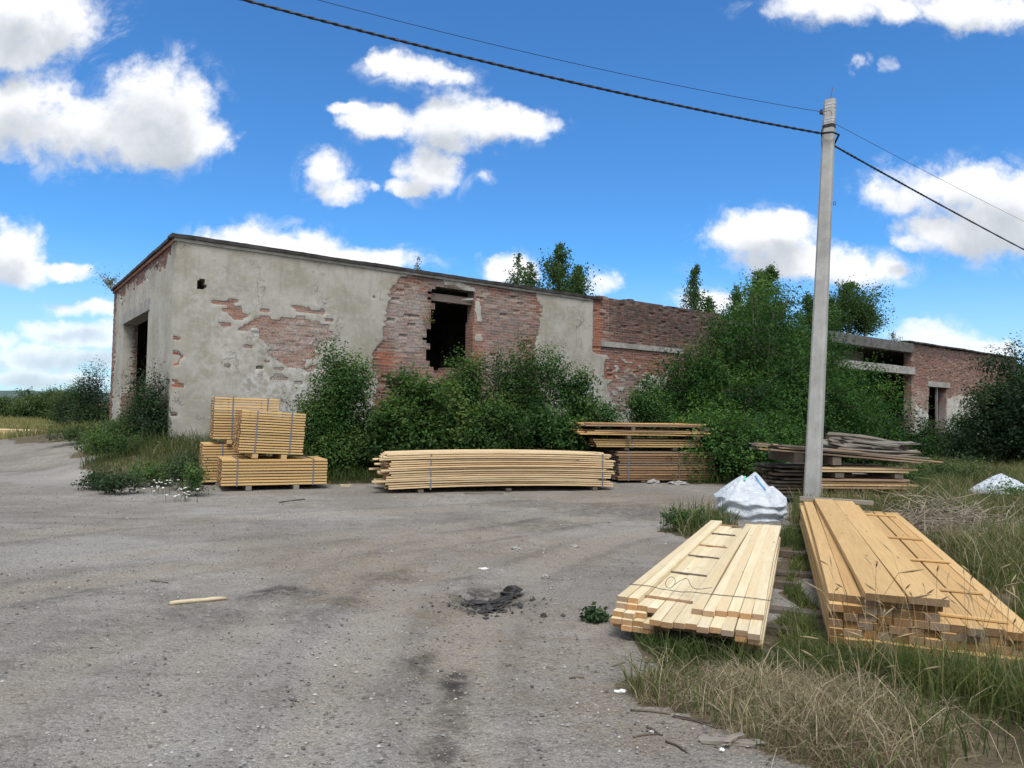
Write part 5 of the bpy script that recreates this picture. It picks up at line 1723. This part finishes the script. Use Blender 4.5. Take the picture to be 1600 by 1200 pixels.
def poly_dist(x, y, poly):
    d = np.full(np.shape(x), 99.0)
    for i in range(len(poly)):
        a, b = poly[i - 1], poly[i]
        e = b - a
        t = np.clip(((x - a[0]) * e[0] + (y - a[1]) * e[1]) / (e @ e), 0, 1)
        d = np.minimum(d, np.hypot(x - a[0] - t * e[0], y - a[1] - t * e[1]))
    return d


def near_pile(x, y):
    d = np.full(np.shape(x), 9.0)
    for (o, a, L_, W_) in (((.775, 5.16), ang, 4.2, 1.03), (tuple(oR), angR, 5.9, 1.17)):
        dx, dy = x - o[0], y - o[1]
        c, s2 = math.cos(a), math.sin(a)
        lx, ly = dx * c + dy * s2, -dx * s2 + dy * c
        ex = np.maximum(np.maximum(-lx, lx - L_), 0); ey = np.maximum(np.maximum(ly, -W_ - ly), 0)
        d = np.minimum(d, np.hypot(ex, ey))
    return d


def grass_area(polys, dens, r_, wob=.3, clump=1.6, thr=.35):
    X_a, Y_a = [], []
    for p in polys:
        lo, hi = p.min(0), p.max(0)
        lo = np.maximum(lo, [-40, 1.0]); hi = np.minimum(hi, [30, 60])
        n_ = int((hi[0] - lo[0]) * (hi[1] - lo[1]) * dens)
        x = r_.uniform(lo[0], hi[0], n_); y = r_.uniform(lo[1], hi[1], n_)
        xx = x + wob * (vnoise(x * 2.2, y * 2.2, 5) - .5) * 2; yy2 = y + wob * (vnoise(x * 2.2 + 9, y * 2.2 + 4, 6) - .5) * 2
        k = inpoly(xx, yy2, p) & (x > -y * .80 - .6) & (x < y * 1.05 + 1.6) & ~footprint(x, y)
        k &= fbm(x * clump, y * clump, 51, 3) + r_.uniform(-.15, .15, n_) > thr
        X_a.append(x[k]); Y_a.append(y[k])
    return np.concatenate(X_a), np.concatenate(Y_a)


r_ = np.random.default_rng(21)
# near straw
x, y = grass_area([DRYZ], 5600, r_, thr=.33, wob=.5)
h = .05 + .22 * fbm(x * 1.3, y * 1.3, 60, 3) * r_.uniform(.2, 1.4, len(x))
h *= .22 + .85 * sstep(poly_dist(x, y, GRASS[0]), .0, .55)
edge_ = fbm(x * 2.1, y * 2.1, 62, 2)
V1 = blades(x, y, h, r_.uniform(.3, 1.7, len(x)), r_.uniform(.0025, .005, len(x)), np.clip(.5 + .7 * (edge_ - .5) + r_.normal(0, .22, len(x)), .02, .98), r_)
# long straw stalks leaning over
x, y = grass_area([DRYZ, DRYZ2], 420, r_, thr=.3)
V2 = blades(x, y, r_.uniform(.12, .36, len(x)), r_.uniform(.5, 1.6, len(x)), r_.uniform(.003, .006, len(x)), np.clip(.75 + r_.normal(0, .15, len(x)), 0.05, .98), r_)
x, y = grass_area([DRYZ2, GRASS[2], GRASS[3]], 260, r_, thr=.40)
V3 = blades(x, y, r_.uniform(.2, .6, len(x)), r_.uniform(.2, 1.2, len(x)), r_.uniform(.004, .008, len(x)), np.clip(.6 + r_.normal(0, .2, len(x)), 0.05, .98), r_)
x, y = grass_area([GRASS[4], GRASS[6]], 260, r_, thr=.40)
x4, y4 = grass_area([DRYZ, DRYZ2, GRASS[0]], 1300, r_, thr=.30, wob=.9)
V5 = blades(x4, y4, r_.uniform(.05, .13, len(x4)), r_.uniform(2.0, 3.2, len(x4)), r_.uniform(.0025, .005, len(x4)), np.clip(.35 + r_.normal(0, .25, len(x4)), .02, .95), r_)
V4 = blades(x, y, r_.uniform(.1, .4, len(x)), r_.uniform(.2, 1.0, len(x)), r_.uniform(.005, .009, len(x)), np.clip(.6 + r_.normal(0, .2, len(x)), 0.05, .98), r_)


def merge(parts, name, mat, label, cat):
    o_ = 0
    Vs, Q, T, A = [], [], [], []
    for V, q, t3, a in parts:
        Vs.append(V); Q.append(q + o_); T.append(t3 + o_); A.append(a); o_ += len(V)
    me = npmesh(name, np.concatenate(Vs), [np.concatenate(Q), np.concatenate(T)], {'var': np.concatenate(A)})
    return tag(link(name, me, None, mat), label, cat, kind='stuff')


merge([V1, V2, V3, V4, V5], 'dry_grass', M['dry'], 'straw coloured dry grass along the gravel edge', 'grass')
# green
gp1 = [GRASS[0], GRASS[1]]
x, y = grass_area(gp1, 3000, r_, thr=.27)
k = ~inpoly(x, y, DRYZ) | (r_.uniform(0, 1, len(x)) < .08 + .25 * (fbm(x * 1.8, y * 1.8, 71, 3) > .55))
x, y = x[k], y[k]
hs = .12 + .38 * fbm(x * 1.1, y * 1.1, 61, 3) * r_.uniform(.3, 1.4, len(x)) * np.where(x > 2.1, 1.15, .75) * np.where((x > 2.4) & (y < 4.4), 1.35, 1)
hs = np.minimum(hs, (.07 + .38 * near_pile(x, y)) * r_.uniform(.5, 1.5, len(x)))
G1 = blades(x, y, hs, r_.uniform(.1, 1.1, len(x)), r_.uniform(.004, .008, len(x)), np.clip(.38 + .5 * (fbm(x * 2, y * 2, 63, 2) - .5) + r_.normal(0, .15, len(x)), .02, .95), r_)
x, y = grass_area([GRASS[2]], 1100, r_, thr=.38)
G2 = blades(x, y, np.minimum(r_.uniform(.15, .6, len(x)), .12 + .5 * near_pile(x, y)), r_.uniform(.1, .9, len(x)), r_.uniform(.005, .009, len(x)), np.clip(.47 + r_.normal(0, .2, len(x)), .02, .98), r_)
x, y = grass_area([GRASS[3]], 520, r_, thr=.36)
G3 = blades(x, y, r_.uniform(.12, .5, len(x)), r_.uniform(.1, .8, len(x)), r_.uniform(.007, .012, len(x)), np.clip(.40 + r_.normal(0, .2, len(x)), .02, .98), r_)
x, y = grass_area([GRASS[4], GRASS[5], GRASS[6]], 500, r_, thr=.36)
G4 = blades(x, y, r_.uniform(.1, .45, len(x)), r_.uniform(.1, .9, len(x)), r_.uniform(.006, .011, len(x)), np.clip(.28 + r_.normal(0, .2, len(x)), .02, .95), r_)
# a strip of grass in front of the whole wall and on the field
n_ = 26000
s_ = r_.uniform(-2.0, 44, n_); t_ = -r_.uniform(0, 3.0, n_)
xy = CORNER[:2] + WD * s_[:, None] - WN * t_[:, None]
k = gmask(xy[:, 0], xy[:, 1])
G5 = blades(xy[k, 0], xy[k, 1], r_.uniform(.15, .6, k.sum()), r_.uniform(.1, .8, k.sum()), r_.uniform(.008, .014, k.sum()), np.clip(.22 + r_.normal(0, .16, k.sum()), .02, .9), r_)
n_ = 42000
x = r_.uniform(-46, -10.5, n_); y = 24 + 36 * r_.uniform(0, 1, n_) ** 1.5
k = gmask(x, y) & (np.abs(x) < y * .8)
s2, t2 = to_wall(x, y)
k &= (s2 < 0)
x, y = x[k], y[k]
G6 = blades(x, y, r_.uniform(.15, .5, len(x)), r_.uniform(.1, .6, len(x)), r_.uniform(.02, .035, len(x)), np.clip(.78 + r_.normal(0, .12, len(x)), .2, .98), r_)
merge([G1, G2, G3, G4, G5, G6], 'grass', M['grass'], 'green grass growing round the plank piles, shrubs and field', 'grass')
# flowering grass stems standing in front of the orange planks
mbh = MB()
for i in range(95):
    c = gp(r_.uniform(1290, 1640), r_.uniform(1010, 1130))
    if footprint(np.array([c[0]]), np.array([c[1]]))[0]: continue
    hh = r_.uniform(.30, .72)
    l = r_.normal(0, .12, 2)
    t = np.linspace(0, 1, 6)
    p = np.stack([c[0] + l[0] * t ** 2, c[1] + l[1] * t ** 2, hh * t], -1)
    mbh.tube(p, .0014, 3, False)
    e = p[-1] + np.array([l[0] * .4, l[1] * .4, .03]) * r_.uniform(.8, 1.6)
    mbh.tube([p[-1], (p[-1] + e) / 2, e], [.002, .0055, .001], 4, False)
M['stemm'] = plain('seed_stem', (0.26, 0.20, 0.11), .8, 6, .3)
tag(mbh.build('seeding_grass', M['stemm'], None), 'tall brown seed stems of grass in front of the orange planks', 'grass', kind='stuff')

# ------------------------------------------------------------------ ground clutter
# loose gravel
n_ = 36000
yv = 2.3 + 11 * r_.uniform(0, 1, n_) ** 1.6
xv = r_.uniform(-.78, .62, n_) * yv
k = ~gmask(xv, yv, .3) & (fbm(xv * 1.1, yv * 1.1, 90, 3) + r_.uniform(-.3, .3, n_) > .42)
xv, yv = xv[k], yv[k]
sz = .0035 + .012 * r_.uniform(0, 1, len(xv)) ** 5
zz = gh(xv, yv)
oct_ = np.array([(1, 0, 0), (0, 1, 0), (-1, 0, 0), (0, -1, 0), (0, 0, .7), (0, 0, -.7)])
of = np.array([(0, 1, 4), (1, 2, 4), (2, 3, 4), (3, 0, 4), (1, 0, 5), (2, 1, 5), (3, 2, 5), (0, 3, 5)])
a_ = r_.uniform(0, 6.28, len(xv))
ca, sa = np.cos(a_)[:, None], np.sin(a_)[:, None]
ov = oct_[None] * r_.uniform(.6, 1.3, (len(xv), 6, 1)) * r_.uniform(.7, 1.2, (len(xv), 1, 3))
V = np.stack([ov[..., 0] * ca - ov[..., 1] * sa, ov[..., 0] * sa + ov[..., 1] * ca, ov[..., 2]], -1) * sz[:, None, None]
# surface height of the built ground sheet under each stone
ix = np.clip(np.searchsorted(gx, xv) - 1, 0, len(gx) - 2); iy = np.clip(np.searchsorted(gy, yv) - 1, 0, len(gy) - 2)
zz = gz[iy, ix]
V += np.stack([xv, yv, zz + sz * .3], -1)[:, None]
var = np.repeat(r_.uniform(0, 1, len(xv)), 6)
gm2, n = material('gravel_stone')
finish(n, n.ramp(n.attr('var'), [(0, (0.09, 0.085, 0.08)), (.5, (0.19, 0.183, 0.17)), (.9, (0.27, 0.262, 0.25)), (1, (0.46, 0.45, 0.43))]), .9)
tag(link('gravel', npmesh('gravel', V.reshape(-1, 3), (np.arange(len(xv))[:, None, None] * 6 + of[None]).reshape(-1, 3), {'var': var}), None, gm2), 'loose grey gravel scattered over the yard', 'gravel', kind='stuff')


def gz_at(x, y):
    i = int(np.clip(np.searchsorted(gx, x) - 1, 0, len(gx) - 2)); j = int(np.clip(np.searchsorted(gy, y) - 1, 0, len(gy) - 2))
    return float(gz[j:j + 2, i:i + 2].max())


def stick(u0, v0, u1, v1, rad, mat, label, cat='stick', group=None, bend=.02, name='stick', lift=.0, taper=.7, k=6):
    a, b = gp(u0, v0), gp(u1, v1)
    n_ = 9
    t = np.linspace(0, 1, n_)
    r2 = np.random.default_rng(int(u0 + v0 * 7))
    p = a + (b - a) * t[:, None]
    L_ = np.linalg.norm(b - a)
    sd_ = np.array([-(b - a)[1], (b - a)[0], 0]) / L_
    p += sd_ * (bend * L_ * np.sin(t * math.pi * r2.uniform(.8, 2)))[:, None]
    rr = rad * (1 - (1 - taper) * t) * (1 + .12 * r2.normal(size=n_))
    for i in range(n_):
        p[i, 2] = gz_at(p[i, 0], p[i, 1]) + rr[i] * .8 + lift * t[i]
    return tag(MB().tube(p, rr, k).build(name, mat, None, True), label, cat, group)


M['barewood'] = wood_mat('bare_wood', (0.58, 0.50, 0.36), (0.48, 0.40, 0.27), (0.3, 0.22, 0.13), rand=.05)
stick(265, 942, 354, 934, .019, M['barewood'], 'pale barkless stick lying on the gravel in the left foreground', bend=.05, taper=.75)
GTw = 'dark twigs on the gravel by the dry grass'
for (u0, v0, u1, v1, rd, lab) in [(985, 1110, 1110, 1130, .006, 'longest dark twig at the edge of the dry straw'), (1050, 1120, 1120, 1140, .005, 'dark twig overlapping the right end of the longest twig'),
                                  (990, 1154, 1026, 1148, .006, 'short dark twig on the gravel left of the weathered board fragment'), (1010, 1137, 1036, 1150, .006, 'slanted dark twig just above the short one'),
                                  (955, 1046, 972, 1034, .004, 'thin pale twig at the gravel edge below the pale battens'), (890, 1062, 912, 1060, .006, 'curled brown twig on open gravel below the pale battens'),
                                  (436, 787, 478, 781, .012, 'dark stick on the gravel in front of the yellow bundles'), (235, 909, 262, 911, .010, 'weathered splinter on the gravel behind the pale stick'),
                                  (1040, 1160, 1075, 1178, .006, 'crooked dark twig left of the weathered board fragment'), (212, 752, 232, 748, .02, 'charred stick beside the daisies')]:
    stick(u0, v0, u1, v1, rd, M['darkw'] if 'pale' not in lab.split()[:2] and 'weathered' not in lab.split()[0] else M['greyw'], lab, 'twig', GTw if v0 > 1000 else None, name='twig', bend=.07, k=5)


def board_piece(u, v, L_, w, t, yaw, mat, label, seed, z=0.0, name='board_fragment', cat='board'):
    c = gp(u, v)
    me = plank_mesh(name, L_, w, t, [mat, mat], seed, bow=.01, rough=.015)
    o_ = link(name, me)
    o_.location = (c[0], c[1], gz_at(c[0], c[1]) + t / 2 + z)
    o_.rotation_euler = (0, 0, yaw)
    return tag(o_, label, cat)


board_piece(1098, 1160, .27, .045, .022, -.10, M['greyw'], 'split grey board fragment lying by the dry grass in the near foreground', 31)
board_piece(1136, 1172, .13, .025, .018, .7, M['greyw'], 'short grey splinter leaning across the split board fragment', 32, z=.022)
board_piece(533, 760, .2, .09, .04, -.2, M['barewood'], 'pale wood offcut on the ground between the yellow and cream bundles', 33, name='wood_offcut', cat='offcut')
board_piece(725, 772, .75, .06, .03, .22, M['greyw'], 'grey slat lying under the front of the cream bundle', 34, name='slat')


def lump(u, v, s, mat, label, name, cat, seed, flat=.6, group=None, z=0.0, ang_=0.0, n1=16, n2=9, amp=.5, freq=3.1):
    c = gp(u, v)
    th, ph = np.meshgrid(np.linspace(0, 2 * math.pi, n1, endpoint=False), np.linspace(0, math.pi, n2))
    d = np.stack([np.sin(ph) * np.cos(th), np.sin(ph) * np.sin(th), np.cos(ph)], -1)
    nz_ = vnoise(d[..., 0] * freq + seed * 3.1, d[..., 1] * freq + d[..., 2] * freq * 1.7, seed) - .5
    rr = 1 + amp * 2 * nz_
    V = d * rr[..., None] * np.array([s[0], s[1], s[2] * flat])
    V = V.reshape(-1, 3) @ rotz(ang_).T
    idx = np.arange(n1 * n2).reshape(n2, n1)
    q = np.stack([idx[:-1], np.roll(idx[:-1], -1, 1), np.roll(idx[1:], -1, 1), idx[1:]], -1).reshape(-1, 4)[:, ::-1]
    o_ = link(name, npmesh(name, V, q), None, mat)
    o_.location = (c[0], c[1], gz_at(c[0], c[1]) + s[2] * flat * .45 + z)
    return tag(o_, label, cat, group)


GA = 'broken asphalt chunks round the pothole'
lump(798, 930, (.09, .06, .07), M['asphalt'], 'largest black asphalt chunk tilted up at the pothole edge', 'asphalt_chunk', 'chunk', 1, .8, GA, ang_=.4)
lump(782, 940, (.13, .04, .045), M['asphalt'], 'long black asphalt sliver in front of the largest chunk', 'asphalt_chunk', 'chunk', 2, .7, GA, ang_=.7)
lump(764, 950, (.10, .04, .04), M['asphalt'], 'flat asphalt crust at the near end of the pothole crack', 'asphalt_chunk', 'chunk', 3, .7, GA, ang_=.9)
lump(745, 938, (.08, .06, .03), M['asphalt'], 'low dark crust inside the pothole', 'asphalt_chunk', 'chunk', 4, .7, GA)
lump(849, 964, (.025, .02, .02), M['asphalt'], 'small black lump alone right of the pothole', 'asphalt_chunk', 'chunk', 5, .8)
lump(852, 903, (.035, .03, .03), M['stone'], 'grey stone behind and right of the pothole', 'stone', 'stone', 6, .8)
lump(806, 857, (.05, .04, .03), M['stone'], 'grey stone on the gravel beyond the pothole', 'stone', 'stone', 7, .7)
lump(897, 853, (.05, .03, .03), M['stone'], 'grey stone at the tyre ruts left of the pale battens', 'stone', 'stone', 8, .7)
lump(970, 1083, (.028, .018, .012), M['scrap'], 'whitish flat stone at the edge of the dry straw', 'stone', 'stone', 9, .8)
lump(1060, 1070, (.014, .012, .012), M['scrap'], 'scrap of white paper caught in the dry straw', 'paper_scrap', 'litter', 10, .8)
lump(756, 890, (.045, .02, .012), M['scrap'], 'white plastic scrap on the gravel behind the pothole', 'plastic_scrap', 'litter', 12, .7)
lump(1128, 1173, (.012, .008, .008), M['scrap'], 'tiny white scrap below the split board fragment', 'plastic_scrap', 'litter', 13, .8)
lump(1188, 1030, (.085, .06, .05), M['darkw'], 'dark wood block half hidden in grass under the pale battens', 'wood_block', 'block', 14, 1.0)
lump(1021, 756, (.14, .09, .09), M['stone'], 'pale rubble lump at the foot of the back stack', 'rubble_lump', 'rubble', 15, .7, 'rubble at the foot of the back stack')
lump(1060, 757, (.18, .10, .08), M['stone'], 'long rubble lump right of the pale one at the back stack', 'rubble_lump', 'rubble', 16, .6, 'rubble at the foot of the back stack')
lump(575, 752, (.22, .12, .06), M['asphalt'], 'black rubber scrap on the ground at the left end of the cream bundle', 'rubber_scrap', 'litter', 17, .6)

# crumbs of asphalt in the pothole
mcr = MB()
c_ = gp(757, 944)
for i in range(260):
    x_, y_ = c_[0] + r_.normal(0, .22), c_[1] + r_.normal(0, .13)
    s__ = .006 + .022 * r_.uniform() ** 4
    mcr.add(oct_ * r_.uniform(.5, 1.3, (6, 1)) * s__ + np.array([x_, y_, gz_at(x_, y_) + s__ * .2]), None, of)
tag(mcr.build('asphalt_crumbs', M['asphalt'], None), 'black asphalt crumbs strewn in the pothole', 'gravel', kind='stuff')

# daisies
for (u, v, w_, cnt, lab) in [(258, 748, .34, 22, 'white daisy patch at the gravel edge in front of the corner grass'), (285, 727, .28, 14, 'white daisies growing taller beside the back yellow bundle'), (1408, 742, .3, 9, 'small white flowers in the weeds right of the weathered stack')]:
    c = gpoint(u, v)
    dz = empty('daisy_clump', tuple(c), 0, lab, 'flowers', 'white daisies')
    ms, mp = MB(), MB()
    for i in range(cnt):
        x_, y_, h_ = r_.normal(0, w_ * .5), r_.normal(0, w_ * .35), r_.uniform(.05, .28)
        ms.tube([(x_, y_, 0), (x_ + r_.normal(0, .01), y_, h_)], .003, 3, False)
        mp.tube([(x_, y_, h_ - .004), (x_, y_, h_), (x_, y_, h_ + .008)], [.008, .022, .006], 7)
    ms.build('stems', M['grass'], dz)['kind'] = 'stuff'
    mp.build('flowers', M['petal'], dz)['kind'] = 'stuff'
    dz['kind'] = 'stuff'

# dead brush heap on the right
mbr = MB()
cb0 = gp(1500, 845)
for i in range(900):
    x_, y_ = cb0[0] + r_.normal(0, .8), cb0[1] + .5 + r_.normal(0, .6)
    if float(near_pile(np.array([x_]), np.array([y_]))[0]) < .1: continue
    hgt = .55 * math.exp(-((x_ - cb0[0]) ** 2 / .8 + (y_ - cb0[1] - .4) ** 2 / .5))
    az, L_ = r_.uniform(0, 6.28), r_.uniform(.15, .65)
    z0_ = float(gh(x_, y_)) + r_.uniform(0, 1) * hgt
    d_ = np.array([math.cos(az), math.sin(az), r_.normal(.12, .35)])
    p0 = np.array([x_, y_, max(.01, z0_)])
    mid = p0 + d_ * L_ * .5 + r_.normal(size=3) * .04
    e = p0 + d_ * L_ + np.array([0, 0, -.1 * L_])
    mid[2] = max(mid[2], .01); e[2] = max(e[2], .005)
    rr = r_.uniform(.002, .007)
    mbr.tube([p0, mid, e], [rr, rr, rr * .4], 4, False)
tag(mbr.build('brush_heap', M['dead'], None), 'heap of dead grey stalks and twigs on the right behind the orange planks', 'brush', kind='stuff')
stick(1462, 862, 1556, 797, .028, M['greyw'], 'grey weathered post lying in the dead brush on the right', 'post', bend=.01, name='wooden_post', lift=.12, taper=.85)
stick(1385, 842, 1440, 822, .018, M['darkw'], 'dark branch in the dry grass left of the brush heap', 'branch', name='branch', bend=.06, lift=.06)
